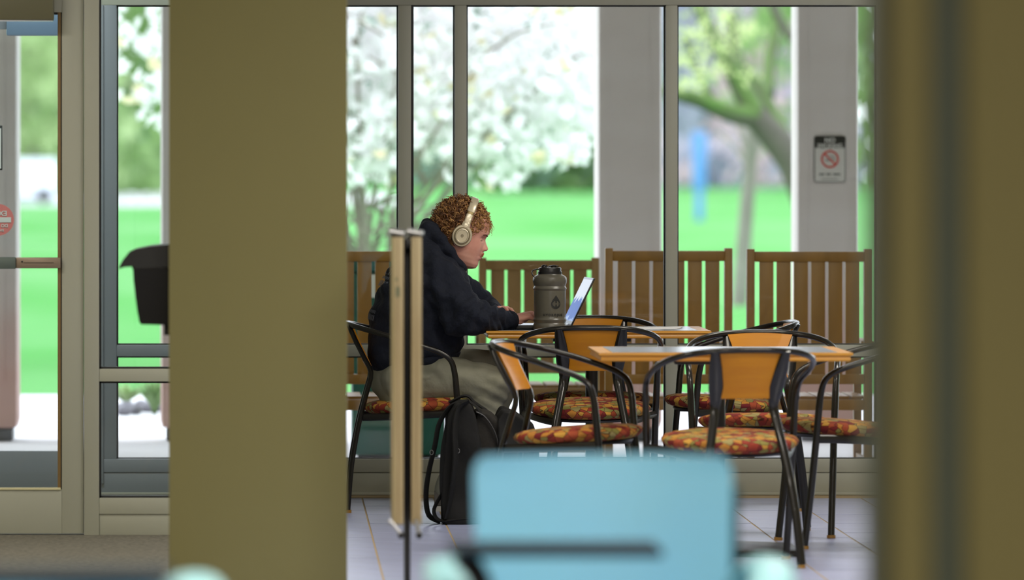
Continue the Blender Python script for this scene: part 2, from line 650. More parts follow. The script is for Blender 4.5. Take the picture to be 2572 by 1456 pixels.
def catmull(pts, k=6):
    pts = [Vector(p) for p in pts]
    out = []
    for i in range(len(pts) - 1):
        p0, p1, p2, p3 = pts[max(i - 1, 0)], pts[i], pts[i + 1], pts[min(i + 2, len(pts) - 1)]
        for j in range(k):
            t = j / k
            out.append(0.5 * ((2 * p1) + (p2 - p0) * t + (2 * p0 - 5 * p1 + 4 * p2 - p3) * t * t + (3 * p1 - p0 - 3 * p2 + p3) * t * t * t))
    out.append(pts[-1])
    return out


def lerp_tab(tab, x):
    xs = [a for a, _ in tab]
    ys = [b for _, b in tab]
    return float(np.interp(x, xs, ys))


def text_mesh(s, size, name='lettering', ext=0.0006, bold=0.0, spacing=1.0, align='CENTER'):
    cu = bpy.data.curves.new(name, 'FONT')
    cu.body = s
    cu.size = size
    cu.align_x = align
    cu.extrude = ext
    cu.offset = bold
    cu.space_character = spacing
    cu.resolution_u = 3
    o = bpy.data.objects.new(name, cu)
    COL.objects.link(o)
    dg = bpy.context.evaluated_depsgraph_get()
    me = bpy.data.meshes.new_from_object(o.evaluated_get(dg))
    me.name = name
    me.materials.clear()
    bpy.data.objects.remove(o)
    bpy.data.curves.remove(cu)
    return me


def put_text(s, size, m, parent, loc, rot, name='lettering', **kw):
    """loc in room coordinates"""
    me = text_mesh(s, size, name, **kw)
    M = Matrix.Translation(loc) @ rot.to_4x4()
    me.transform(M)
    return link(name, me, m, parent)


FACE_CAM = Matrix(((1, 0, 0), (0, 0, -1), (0, 1, 0)))     # text upright, read from the camera side
FACE_OUT = Matrix(((-1, 0, 0), (0, 0, 1), (0, 1, 0)))     # read from outdoors, mirrored from in here

# ================================================================ THE SETTING
D1 = 23.14      # plane of the inner doors
D2 = 26.00      # plane of the window wall
CEIL = 3.0

# ---- floor
f = MB().box(-3.2, 6.2, -4.0, 18.55, -0.12, 0.0)
struct('floor', f, M_TILEFAR)
i0 = math.ceil((-0.345 - (926 - HX) / FPX * (CAM_H * FPX / (1312 - HY))) / 0.302)
FX0 = (926 - HX) / FPX * (CAM_H * FPX / (1312 - HY)) + i0 * 0.302
base = MB().box(FX0, 6.2, 18.55, D2 + 0.10, -0.12, -0.0016)
fl = struct('floor_tiled', base, M_GROUT, label='glossy slate blue floor tiles laid in straight rows with sandy joints')
TS = 0.302
x_first = (926 - HX) / FPX * (CAM_H * FPX / (1312 - HY))   # a joint seen at pixel (926, 1312)
JX = x_first
JY0 = CAM_H * FPX / (1260.5 - HY)                                                    # a row joint seen at y = 1260.5
tile_meshes = []
for k in range(4):
    t = MB()
    g = 0.0036
    hz = [0.0, 0.0006, -0.0005, 0.0003][k]
    t.box(g, TS - g, g * 0.6, TS - g * 0.6, -0.012, 0.0 + hz * 0.6)
    me = t.mesh('tile', 0)
    me.materials.append(M_TILE)
    tile_meshes.append(me)
cnt = 0
iy0 = math.ceil((18.55 - JY0) / TS)
for ix in range(i0, i0 + 12):
    for iy in range(iy0, iy0 + 26):
        x, y = JX + ix * TS, JY0 + iy * TS
        if y + TS > D2 + 0.02 or x + TS > 6.2:
            continue
        seen = y > 20.3 and x < XW(2240, y + TS)
        if not seen:
            continue
        o = link('tile', tile_meshes[(ix * 7 + iy * 3) % 4], M_TILE, fl)
        o.location = (x, y, 0)
        cnt += 1
rest = MB()
for ix in range(i0, i0 + 22):
    for iy in range(iy0, iy0 + 26):
        x, y = JX + ix * TS, JY0 + iy * TS
        if y + TS > D2 + 0.02 or x + TS > 6.2:
            continue
        if y > 20.3 and x < XW(2240, y + TS) and ix < i0 + 12:
            continue
        rest.box(x + 0.0022, x + TS - 0.0022, y + 0.002, y + TS - 0.002, -0.012, 0.0)
part('tile_field', rest, M_TILE, fl, smooth=0, kind='stuff')

carpet = MB().box(-3.2, FX0, 18.55, D2 + 0.10, -0.12, 0.004)
struct('floor_carpet', carpet, M_MAT, label='speckled grey brown walk-off carpet in front of the glass door')

struct('ceiling', MB().box(-3.2, 6.2, -4.0, D2 + 0.15, CEIL, CEIL + 0.15), M_CEIL)
struct('wall_left', MB().box(-3.35, -3.2, -4.0, D2 + 0.15, 0, CEIL), M_WALL)
struct('wall_right', MB().box(6.2, 6.35, -4.0, D2 + 0.15, 0, CEIL), M_WALL)
struct('wall_rear', MB().box(-3.35, 6.35, -4.15, -4.0, 0, CEIL), M_WALL)


def vbar(mb, px0, px1, d, z0, z1, depth, bev=0.003):
    mb.box(XW(px0, d), XW(px1, d), d, d + depth, z0, z1, bev)


def hbar(mb, x0, x1, py0, py1, d, depth, bev=0.003, inset=0.0):
    mb.box(x0, x1, d + inset, d + depth, ZW(py0, d), ZW(py1, d), bev)


# ---- window wall, plane D2
XL, XR = -3.2, 6.2
EXL = XW(250, D2)                     # left end of the fixed glazing: the outer door stands left of it
EDX0 = EXL - 0.98
XVW = 0.05
struct('wall_vestibule_low', MB().box(EXL, XVW, D2, D2 + 0.11, 0.0, ZW(1187, D2), 0.002), M_FRAME_OUT)
struct('trim_30', MB().box(EXL, XVW, D2 - 0.004, D2 + 0.11, ZW(1186, D2), ZW(1152, D2), 0.004), M_FRAME_OUT)
struct('trim_31', MB().box(EXL, XVW, D2 + 0.004, D2 + 0.10, ZW(895, D2), ZW(866, D2), 0.004), M_FRAME_OUT)
wall = MB()
wall.box(XVW, XR, D2, D2 + 0.11, 0.0, ZW(1187, D2), 0.002)
sill = struct('wall_window', wall, M_FRAME, label='low grey painted panel under the windows')
ledge = MB().box(XVW, XR, D2 - 0.004, D2 + 0.11, ZW(1186, D2), ZW(1152, D2), 0.004)
struct('trim_1', ledge, M_FRAME, label='grey window sill rail')
kick = MB().box(EXL, XR, D2 - 0.006, D2, 0.0, 0.012, 0.002)
struct('baseboard_window', kick, M_FRAME)
head = MB().box(EDX0 - 0.05, XR, D2, D2 + 0.11, ZW(13, D2), ZW(13, D2) + 0.14, 0.003)
struct('trim_2', head, M_FRAME, label='grey window head rail')
above = MB().box(XL, XR, D2, D2 + 0.12, ZW(13, D2) + 0.14, CEIL)
struct('wall_over_windows', above, M_WALL)
rail = MB()
rail.box(XVW, XR, D2 + 0.004, D2 + 0.10, ZW(895, D2), ZW(866, D2), 0.004)
rail.box(EXL, XR, D2 + 0.03, D2 + 0.07, ZW(866, D2), ZW(864, D2))
struct('trim_3', rail, M_FRAME, label='grey horizontal transom rail across the windows')

mull = [(250, 293), (560, 592), (780, 812), (1000, 1033), (1142, 1172), (1672, 1702), (2204, 2234), (2735, 2765), (3266, 3296), (3797, 3827)]
for i, (a, b) in enumerate(mull):
    mb = MB()
    vbar(mb, a, b, D2, ZW(1152, D2), ZW(13, D2), 0.11, 0.004)
    if i == 0:
        mb.box(XW(253, D2), XW(260, D2), D2 - 0.01, D2, 0.05, ZW(13, D2), 0.001)
    m_ = struct('trim_%d' % (i + 4), mb, M_FRAME_OUT if i == 0 else M_FRAME, label='grey vertical window mullion')
for i in range(len(mull) - 1):
    a, b = XW(mull[i][1], D2), XW(mull[i + 1][0], D2)
    w = bpy.data.objects.new('window_%d' % (i + 1), None)
    COL.objects.link(w)
    w.location = ((a + b) / 2, D2, 0)
    w['kind'] = 'structure'
    for (zb, zt) in ((ZW(1152, D2), ZW(895, D2)), (ZW(865, D2), ZW(13, D2))):
        g = MB()
        t = 0.006
        y0, y1 = D2 + 0.028, D2 + 0.068
        g.box(a, a + t, y0, y1, zb, zt)
        g.box(b - t, b, y0, y1, zb, zt)
        g.box(a, b, y0, y1, zt - t, zt)
        g.box(a, b, y0, y1, zb, zb + t * 0.6)
        part('gasket', g, M_GASKET, w)
        part('glass_pane', MB().box(a, b, D2 + 0.045, D2 + 0.051, zb, zt), M_GLASS, w, smooth=0)
# wide black joint beside the second mullion
jt = MB().box(XW(1033, D2), XW(1039, D2), D2 + 0.0, D2 + 0.05, ZW(864, D2), ZW(13, D2))
struct('trim_20', jt, M_GASKET)

# ---- outer door, plane D2, left of the glazing
door2 = bpy.data.objects.new('door_2', None)
COL.objects.link(door2)
door2.location = (EXL - 0.48, D2, 0)
door2['kind'] = 'structure'
st = MB()
xa, xb = EDX0, EXL - 0.005
zt = ZW(13, D2)
part('stile', MB().box(xb - 0.062, xb, D2 + 0.02, D2 + 0.07, 0.008, zt, 0.003), M_FRAME_OUT, door2)
part('stile', MB().box(xa, xa + 0.062, D2 + 0.02, D2 + 0.07, 0.008, zt, 0.003), M_FRAME_OUT, door2)
part('rail', MB().box(xa + 0.062, xb - 0.062, D2 + 0.02, D2 + 0.07, 0.008, ZW(1133, D2), 0.003), M_FRAME_OUT, door2)
part('rail', MB().box(xa + 0.062, xb - 0.062, D2 + 0.02, D2 + 0.07, ZW(73, D2), zt, 0.003), M_FRAME_OUT, door2)
part('closer', MB().box(XW(17, D2), XW(160, D2), D2 - 0.05, D2 + 0.02, ZW(90, D2), ZW(22, D2), 0.008), mat('blue_grey_closer_cover', srgb(112, 136, 160), 0.35, 0.3), door2)
part('glass_pane', MB().box(xa + 0.06, xb - 0.06, D2 + 0.042, D2 + 0.048, ZW(1133, D2), ZW(73, D2)), M_GLASS, door2, smooth=0)
# round sticker facing outdoors, and a framed notice
cx_, cz_ = XW(-6, D2), ZW(552, D2)
rr_ = 40 / (FPX / D2)
sk = MB()
n_ = 40
ring = [(cx_ + rr_ * math.cos(2 * math.pi * k / n_), cz_ + rr_ * math.sin(2 * math.pi * k / n_)) for k in range(n_)]
sk.prism(ring, D2 + 0.0385, D2 + 0.0415)
stk = part('door_sticker', sk, M_REDF, door2, label='round red no entry sticker seen from behind')
bar_ = MB().box(cx_ - rr_ * 0.78, cx_ + rr_ * 0.82, D2 + 0.036, D2 + 0.0385, cz_ - 0.011, cz_ + 0.011)
part('white_bar', bar_, mat('faded_white_vinyl', srgb(206, 208, 200), 0.5), stk)
put_text('EXIT', 0.030, MATS['faded_white_vinyl'], stk, Vector((cx_ + 0.008, D2 + 0.037, cz_ + 0.017)), FACE_OUT, ext=0.0012, bold=0.0006)
put_text('DO NOT', 0.019, MATS['faded_white_vinyl'], stk, Vector((cx_ + 0.004, D2 + 0.037, cz_ - 0.032)), FACE_OUT, ext=0.0012, bold=0.0004)
put_text('ENTER', 0.014, MATS['faded_white_vinyl'], stk, Vector((cx_ + 0.004, D2 + 0.037, cz_ - 0.050)), FACE_OUT, ext=0.0012, bold=0.0002)
nt_ = MB().box(XW(-70, D2), XW(5, D2), D2 + 0.036, D2 + 0.0415, ZW(427, D2), ZW(315, D2), 0.001)
nf = part('notice', nt_, M_INK, door2)
part('notice_sheet', MB().box(XW(-66, D2), XW(2, D2), D2 + 0.034, D2 + 0.036, ZW(423, D2), ZW(322, D2)), M_SIGNW, nf)
struct('wall_beside_outer_door', MB().box(XL, EDX0 - 0.05, D2, D2 + 0.12, 0, ZW(13, D2) + 0.14), M_WALL)
struct('trim_21', MB().box(EDX0 - 0.05, EDX0, D2, D2 + 0.11, 0, ZW(13, D2)), M_FRAME_OUT)

# ---- vestibule side wall (behind the pillar) and inner door plane D1
XV = -0.02
struct('wall_vestibule', MB().box(XV, XV + 0.1, D1 + 0.12, D2, 0, CEIL), M_FRAME)
j0, j1 = XW(211, D1), XW(249, D1)
zt1 = ZW(22, D1)
jamb = MB().box(j0, j1, D1, D1 + 0.115, 0.0, CEIL, 0.003)
struct('trim_22', jamb, M_FRAME, label='grey door jamb between the glass door and the sidelight')
jb = MB().box(XV, XV + 0.1, D1, D1 + 0.115, 0.0, CEIL, 0.003)
struct('trim_23', jb, M_FRAME)
sl = bpy.data.objects.new('window_20', None)
COL.objects.link(sl)
sl.location = ((j1 + XV) / 2, D1, 0)
sl['kind'] = 'structure'
part('bottom_panel', MB().box(j1, XV, D1 + 0.008, D1 + 0.10, 0.0, ZW(1290, D1), 0.002), M_FRAME, sl)
part('sill', MB().box(j1, XV, D1 + 0.002, D1 + 0.10, ZW(1291, D1), ZW(1250, D1), 0.003), M_FRAME, sl)
part('transom', MB().box(j1, XV, D1 + 0.004, D1 + 0.10, ZW(958, D1), ZW(926, D1), 0.003), M_FRAME, sl)
part('head', MB().box(j1, XV, D1 + 0.004, D1 + 0.10, 2.25, 2.35, 0.003), M_FRAME, sl)
for (zb, ztp) in ((ZW(1250, D1), ZW(958, D1)), (ZW(926, D1), 2.25)):
    g = MB()
    t = 0.0065
    g.box(j1, j1 + t, D1 + 0.02, D1 + 0.07, zb, ztp)
    g.box(XV - t, XV, D1 + 0.02, D1 + 0.07, zb, ztp)
    g.box(j1, XV, D1 + 0.02, D1 + 0.07, zb, zb + t)
    g.box(j1, XV, D1 + 0.02, D1 + 0.07, ztp - t, ztp)
    part('gasket', g, M_GASKET, sl)
    part('glass_pane', MB().box(j1, XV, D1 + 0.045, D1 + 0.051, zb, ztp), M_GLASS, sl, smooth=0)
struct('wall_over_sidelight', MB().box(j1, XV, D1 + 0.01, D1 + 0.11, 2.35, CEIL), M_WALL)

door1 = bpy.data.objects.new('door_1', None)
COL.objects.link(door1)
dx1 = XW(209.5, D1)
dx0 = dx1 - 0.93
door1.location = ((dx0 + dx1) / 2, D1, 0)
door1['kind'] = 'structure'
door1['label'] = 'glass door in a wide grey metal frame with a push bar and an overhead closer'
gx1 = XW(155, D1)
gx0 = dx0 + 0.085
zg0, zg1 = ZW(1229, D1), ZW(31, D1)
part('stile', MB().box(gx1, dx1, D1 + 0.012, D1 + 0.062, 0.009, 2.16, 0.002), M_FRAME, door1)
part('stile', MB().box(dx0, gx0, D1 + 0.012, D1 + 0.062, 0.009, 2.16, 0.002), M_FRAME, door1)
part('rail', MB().box(gx0, gx1, D1 + 0.012, D1 + 0.062, 0.009, zg0, 0.002), M_FRAME, door1)
part('rail', MB().box(gx0, gx1, D1 + 0.012, D1 + 0.062, zg1, 2.16, 0.002), M_FRAME, door1)
g = MB()
g.box(gx1 - 0.005, gx1 + 0.001, D1 + 0.016, D1 + 0.06, zg0, zg1)
g.box(gx0, gx0 + 0.006, D1 + 0.016, D1 + 0.06, zg0, zg1)
g.box(gx0, gx1, D1 + 0.016, D1 + 0.06, zg0 - 0.001, zg0 + 0.004)
g.box(gx0, gx1, D1 + 0.016, D1 + 0.06, zg1 - 0.008, zg1 + 0.001)
part('gasket', g, M_GASKET, door1)
bz = MB().box(gx1 - 0.016, gx1 - 0.004, D1 + 0.012, D1 + 0.036, zg0, zg1, 0.002)
part('glazing_bead', bz, mat('brown_bronze_bead', srgb(122, 98, 58), 0.5), door1)
part('glazing_bead', MB().box(gx0 + 0.006, gx1 - 0.004, D1 + 0.006, D1 + 0.02, zg0 - 0.002, zg0 + 0.007, 0.002), mat('cream_bead', srgb(206, 200, 160), 0.5), door1)
part('glass_pane', MB().box(gx0, gx1, D1 + 0.036, D1 + 0.042, zg0, zg1), M_GLASS, door1, smooth=0)
pb = MB()
zb0, zb1 = ZW(674, D1), ZW(645, D1)
pb.box(XW(40, D1), gx1 - 0.004, D1 - 0.016, D1 + 0.012, zb0 + 0.001, zb1 - 0.002, 0.004)
push = part('push_bar', pb, mat('brown_grey_bar_metal', srgb(140, 124, 108), 0.35, 0.4), door1)
part('bar_housing', MB().box(gx0 - 0.03, XW(40, D1), D1 - 0.03, D1 + 0.012, zb0 - 0.001, zb1, 0.004), mat('grey_green_bar_metal', srgb(96, 108, 104), 0.35, 0.4), push)
part('bar_groove', MB().box(XW(60, D1), gx1 - 0.03, D1 - 0.0175, D1 - 0.016, (zb0 + zb1) / 2 - 0.001, (zb0 + zb1) / 2 + 0.001), M_GASKET, push)
part('screw', MB().tube([(XW(56, D1), D1 - 0.020, (zb0 + zb1) / 2 + 0.004), (XW(56, D1), D1 - 0.015, (zb0 + zb1) / 2 + 0.004)], 0.0035, 10), M_GASKET, push)
cl = MB().box(XW(-260, D1), XW(136, D1), D1 - 0.11, D1 + 0.012, ZW(52, D1), ZW(52, D1) + 0.13, 0.006)
clo = part('closer', cl, mat('dark_olive_closer_cover', srgb(92, 90, 66), 0.45), door1)
part('closer_edge', MB().box(XW(-255, D1), XW(134, D1), D1 - 0.111, D1 - 0.02, ZW(54.5, D1), ZW(52, D1), 0.001), M_SILVER, clo)
struct('trim_24', MB().box(dx0 - 0.06, j0, D1, D1 + 0.115, 2.17, 2.27, 0.003), M_FRAME)
struct('trim_25', MB().box(dx0 - 0.06, dx0 - 0.004, D1, D1 + 0.115, 0, 2.17, 0.003), M_FRAME)
struct('wall_over_inner_door', MB().box(XL, j0, D1 + 0.01, D1 + 0.11, 2.27, CEIL), M_WALL)
struct('wall_beside_inner_door', MB().box(XL, dx0 - 0.06, D1 + 0.01, D1 + 0.11, 0, 2.27), M_WALL)

# ---- the square pillar between door and tables
DP = 20.0
pil = MB().box(XW(424.5, DP), XW(872, DP), DP, DP + 0.58, 0, CEIL, 0.006)
struct('pillar', pil, M_OLIVE, label='olive painted square pillar between the glass door and the seated person')

# ---- stepped wall end close to the camera on the right
DR = 8.3


def XR_(px, d=DR):
    return XW(px, d)


w = MB().box(XR_(2430), 1.55, DR + 0.02, DR + 0.20, 0, CEIL, 0.01)
struct('wall_partition', w, M_OLIVE2, label='olive brown wall end at the right edge, close and blurred')
w = MB().box(XR_(2335), XR_(2440), DR + 0.045, DR + 0.20, 0, CEIL, 0.012)
struct('trim_26', w, M_OLIVE3, label='dark green grey groove in the wall end')
w = MB().box(XR_(2240), XR_(2340), DR, DR + 0.20, 0, CEIL, 0.012)
struct('trim_27', w, M_OLIVE2, label='olive pilaster strip of the wall end')
w = MB().box(XR_(2200), XR_(2242), DR + 0.05, DR + 0.19, 0, CEIL, 0.012)
struct('trim_28', w, M_OLIVE3, label='dark green grey edge of the wall end')

# ================================================================ OUTDOORS
DPAV = 37.4
struct('porch_paving', MB().box(-14, 22, D2 + 0.11, DPAV, -0.15, -0.004), M_CONC, label='pale concrete paving outside the windows')
lawn = MB()
lawn.box(-120, 200, DPAV, 640, -0.2, -0.02)
struct('lawn', lawn, M_GRASS, label='bright green spring lawn beyond the porch')
rp = MB().box(-60, XW(1010, 240), 208, 275, -0.02, 0.02)
struct('far_road', rp, M_CONC, label='pale road across the far lawn')
# porch roof keeps the sky light off the near faces of the posts
struct('porch_roof', MB().box(-14, 22, D2 + 0.12, 31.6, 3.05, 3.25), M_CEIL)
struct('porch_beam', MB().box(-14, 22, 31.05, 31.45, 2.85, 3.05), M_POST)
struct('building_wall_outside', MB().box(6.35, 22, D2, D2 + 0.15, 0, 3.25).box(-14, -3.35, D2, D2 + 0.15, 0, 3.25), M_WALL)

# posts: square, soft edged, with a flat seam near each edge
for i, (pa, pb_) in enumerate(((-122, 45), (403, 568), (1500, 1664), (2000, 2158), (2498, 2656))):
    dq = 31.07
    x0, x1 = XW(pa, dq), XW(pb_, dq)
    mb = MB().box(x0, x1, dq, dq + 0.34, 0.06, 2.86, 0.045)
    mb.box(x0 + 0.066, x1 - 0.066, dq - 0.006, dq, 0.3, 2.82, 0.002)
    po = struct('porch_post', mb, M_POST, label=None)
    mb2 = MB().box(x0 + 0.03, x1 - 0.03, dq + 0.03, dq + 0.31, 0.0, 0.06, 0.004)
    part('post_foot', mb2, mat('dark_post_foot', srgb(90, 92, 98), 0.6), po)
    if i == 3:
        PX = po

# no-smoking sign on the fourth post
dq = 31.07 - 0.014
sx0, sx1, sz0, sz1 = XW(2045, dq), XW(2124, dq), ZW(458, dq), ZW(341, dq)
sign = thing('no_smoking_sign', 'small white no smoking sign with red circle on a porch post', 'sign', ((sx0 + sx1) / 2, dq, sz0))


def rrect(x0, x1, z0, z1, r, n=5):
    out = []
    for (cx, cz, a0) in ((x1 - r, z1 - r, 0), (x0 + r, z1 - r, 90), (x0 + r, z0 + r, 180), (x1 - r, z0 + r, 270)):
        for k in range(n + 1):
            a = R(a0 + 90 * k / n)
            out.append((cx + r * math.cos(a), cz + r * math.sin(a)))
    return out


part('plate', MB().prism(rrect(sx0, sx1, sz0, sz1, 0.012), dq, dq + 0.006), M_INK, sign)
part('plate_face', MB().prism(rrect(sx0 + 0.004, sx1 - 0.004, sz0 + 0.004, sz1 - 0.004, 0.010), dq - 0.001, dq), M_SIGNW, sign)
hz = sz1 - (sz1 - sz0) * 0.262
part('header_band', MB().prism(rrect(sx0 + 0.003, sx1 - 0.003, hz, sz1 - 0.003, 0.009), dq - 0.002, dq - 0.001), M_INK, sign)
cxs = (sx0 + sx1) / 2
put_text('NO', 0.034, M_SIGNW, sign, Vector((cxs, dq - 0.003, sz1 - 0.034)), FACE_CAM, ext=0.0008, bold=0.001)
put_text('SMOKING', 0.030, M_SIGNW, sign, Vector((cxs, dq - 0.003, sz1 - 0.0605)), FACE_CAM, ext=0.0008, bold=0.0008, spacing=0.95)
cz = ZW(399.5, dq)
rg = MB()
pts = [(cxs + 0.041 * math.cos(2 * math.pi * k / 32), dq - 0.002, cz + 0.041 * math.sin(2 * math.pi * k / 32)) for k in range(32)]
rg.tube(pts, 0.0042, 6, closed=True)
rg.tube([(cxs - 0.028, dq - 0.002, cz + 0.028), (cxs + 0.028, dq - 0.002, cz - 0.028)], 0.0038, 6)
part('red_ring', rg, M_RED, sign)
cg = MB().box(cxs - 0.024, cxs + 0.012, dq - 0.002, dq - 0.001, cz - 0.009, cz - 0.003)
cg.tube([(cxs + 0.015, dq - 0.0015, cz - 0.003), (cxs + 0.022, dq - 0.0015, cz + 0.006), (cxs + 0.012, dq - 0.0015, cz + 0.013), (cxs + 0.002, dq - 0.0015, cz + 0.018)], 0.002, 5)
part('cigarette_symbol', cg, M_SIGNG, sign)
lt = MB()
for k, (a, b) in enumerate(((-0.055, -0.028), (-0.019, 0.005), (0.016, 0.053))):
    lt.box(cxs + a, cxs + b, dq - 0.002, dq - 0.001, sz0 + 0.036, sz0 + 0.047)
lt.box(cxs - 0.045, cxs + 0.04, dq - 0.002, dq - 0.001, sz0 + 0.016, sz0 + 0.020)
part('small_print', lt, M_SIGNG, sign)


# ---- garden chairs on the porch, backs to the window
def garden_chair(label, px0, px1, py_top, d, wood, zoff=0.0, post_over=0.012):
    s = FPX / d
    x0, x1 = XW(px0, d), XW(px1, d)
    ztop = ZW(py_top, d)
    t = thing('garden_chair', label, 'garden chair', ((x0 + x1) / 2, d + 0.3, 0), 0, 'slatted wooden chairs on the porch')
    pw = 20.0 / 561
    W = x1 - x0
    for (a, b) in ((x0, x0 + pw), (x1 - pw, x1)):
        part('back_post', MB().box(a, b, d, d + 0.05, 0.0, ztop, 0.004), wood, t)
    part('top_rail', MB().box(x0 + pw, x1 - pw, d + 0.006, d + 0.04, ztop - 0.058, ztop - post_over, 0.004), wood, t)
    zl = 0.43
    part('lower_rail', MB().box(x0 + pw, x1 - pw, d + 0.006, d + 0.04, zl, zl + 0.045, 0.004), wood, t)
    inner = W - 2 * pw
    gap_e, sw = 0.0215, 0.0635
    pitch = (inner - 2 * gap_e - sw) / 5
    for k in range(6):
        a = x0 + pw + gap_e + k * pitch
        part('back_slat', MB().box(a, a + sw, d + 0.014, d + 0.030, zl + 0.03, ztop - 0.045, 0.002), wood, t)
    zs = 0.375
    part('seat_rail', MB().box(x0 + 0.01, x1 - 0.01, d + 0.01, d + 0.035, zs - 0.062, zs - 0.014, 0.003), wood, t)
    part('seat_rail', MB().box(x0, x1, d + 0.50, d + 0.53, zs - 0.062, zs - 0.014, 0.003), wood, t)
    n = 7
    for k in range(n):
        a = x0 + 0.012 + k * (W - 0.024) / n
        part('seat_slat', MB().box(a, a + (W - 0.024) / n - 0.012, d + 0.045, d + 0.54, zs - 0.014, zs, 0.002), wood, t)
    for a in (x0, x1 - pw):
        part('leg', MB().box(a, a + pw, d + 0.50, d + 0.55, 0.0, 0.60, 0.004), wood, t)
        part('armrest', MB().box(a - 0.012, a + pw + 0.012, d + 0.03, d + 0.58, 0.60, 0.622, 0.004), wood, t)
        part('side_rail', MB().box(a + 0.008, a + pw - 0.008, d + 0.04, d + 0.52, 0.06, 0.10, 0.003), wood, t)
    part('stretcher', MB().box(x0 + pw, x1 - pw, d + 0.015, d + 0.035, 0.055, 0.10, 0.003), wood, t)
    return t


garden_chair('slatted teak porch chair partly hidden behind the standing sign posts', 688, 1010, 624, 27.2, M_BENCH)
garden_chair('shorter greyed porch chair with slats, seen just behind the bottle and laptop', 1203, 1505, 647, 28.6, M_BENCH2)
garden_chair('tall teak porch chair crossed by a grey window mullion', 1520, 1840, 623, 27.2, M_BENCH)
garden_chair('tall teak porch chair standing below the no smoking sign', 1876, 2192, 625, 27.2, M_BENCH)
garden_chair('tall teak porch chair mostly hidden behind the blurred wall end', 2240, 2558, 625, 27.2, M_BENCH)

# ---- green bin outside
d = 28.9
gb = thing('recycling_bin', 'dark green plastic bin outside behind the person\'s chair', 'bin', (XW(1000, d), d, 0))
x0, x1 = XW(884, d), XW(1118, d)
part('body', MB().box(x0, x1, d, d + 0.42, 0.03, 0.90, 0.02), M_GREENBIN, gb)
part('lid', MB().box(x0 - 0.012, x1 + 0.012, d - 0.015, d + 0.44, 0.90, 0.96, 0.02), M_GREENBIN, gb)
part('panel', MB().box(x0 + 0.06, x1 - 0.09, d - 0.006, d, 0.78, 0.89, 0.003), mat('white_label_panel', srgb(230, 238, 234), 0.5), gb)
part('foot', MB().box(x0 + 0.03, x1 - 0.03, d + 0.03, d + 0.38, 0.0, 0.03), M_BLACKPL, gb)

# ---- planting bed beside the left post
bd = 34.3
placed = []
while len(placed) < 15:
    px, dd = rnd.uniform(292, 440), bd + rnd.uniform(0, 0.95)
    r_ = rnd.uniform(0.03, 0.052)
    if any((XW(px, dd) - q[0]) ** 2 + (dd - q[1]) ** 2 < (r_ + q[2] + 0.006) ** 2 for q in placed) or (abs(XW(px, dd) - XW(388, 34.4)) < .09 and abs(dd - 34.4) < .09):
        continue
    placed.append((XW(px, dd), dd, r_))
    mb = MB()
    mb.ball((0, 0, 0), r_, r_ * 0.8, r_ * 0.6, n=10, m=6)
    mb.v = [tuple(Vector(q) * (1 + rnd.uniform(-0.08, 0.08))) for q in mb.v]
    mb.v = [(x + XW(px, dd), y + dd, z + r_ * 0.45) for x, y, z in mb.v]
    o = link('stone', mb.mesh('stone', 60), M_ROCK)
    tag(o, 'grey rounded stone among the blurred stones by the left porch post', 'stone', 'stones of the planting bed')


def leaf_quads(mb, centre_fn, n, size, seed, flat=0.5):
    r_ = random.Random(seed)
    for _ in range(n):
        c = Vector(centre_fn(r_))
        a = Vector((r_.gauss(0, 1), r_.gauss(0, 1), r_.gauss(0, 1))).normalized()
        b = a.cross(Vector((r_.gauss(0, 1), r_.gauss(0, 1), r_.gauss(0, 1)))).normalized()
        s = size * r_.uniform(0.6, 1.3)
        mb.add([c - a * s, c - b * s * flat, c + a * s, c + b * s * flat], [(0, 1, 2, 3)])


def blade_plant(name, label, px, d_, h, n, m, spread, seed, cat='plant'):
    r_ = random.Random(seed)
    t = MB()
    c = Vector((XW(px, d_), d_, 0))
    for k in range(n):
        a = r_.uniform(0, 2 * math.pi)
        l = h * r_.uniform(0.6, 1.1)
        o_ = spread * r_.uniform(0.3, 1.0)
        pts = [c + Vector((math.cos(a) * o_ * t_ ** 1.6, math.sin(a) * o_ * t_ ** 1.6, l * t_ * (1 - 0.25 * t_))) for t_ in (0, 0.35, 0.7, 1.0)]
        t.tube(pts, [(0.012, 0.002), (0.014, 0.002), (0.01, 0.002), (0.002, 0.001)], 4, ax=(math.sin(a), -math.cos(a), 0))
    o = link(name, t.mesh(name, 40), m)
    o['kind'] = 'thing'
    return tag(o, label, cat)


blade_plant('leafy_plant', 'bright green strappy plant beside the left porch post', 388, 34.4, 0.24, 70, M_LEAFG, 0.16, 3)
blade_plant('leafy_plant', 'low pale green clump at the back of the stone bed', 318, 35.6, 0.16, 50, M_LEAFP, 0.16, 4)


# ---- magnolia: many stems from the ground, thick with white blossom
DM = 43.0
mag = thing('magnolia_tree', 'multi-stemmed magnolia covered in white blossom, seen through the middle windows', 'tree', (XW(935, DM), DM, 0))
SM = FPX / DM


def crown_low(px):
    return lerp_tab([(295, 330), (420, 325), (560, 300), (700, 380), (870, 470), (980, 470), (1010, 400), (1120, 425), (1190, 445), (1290, 470), (1340, 420), (1440, 420), (1480, 350), (1540, 250)], px)


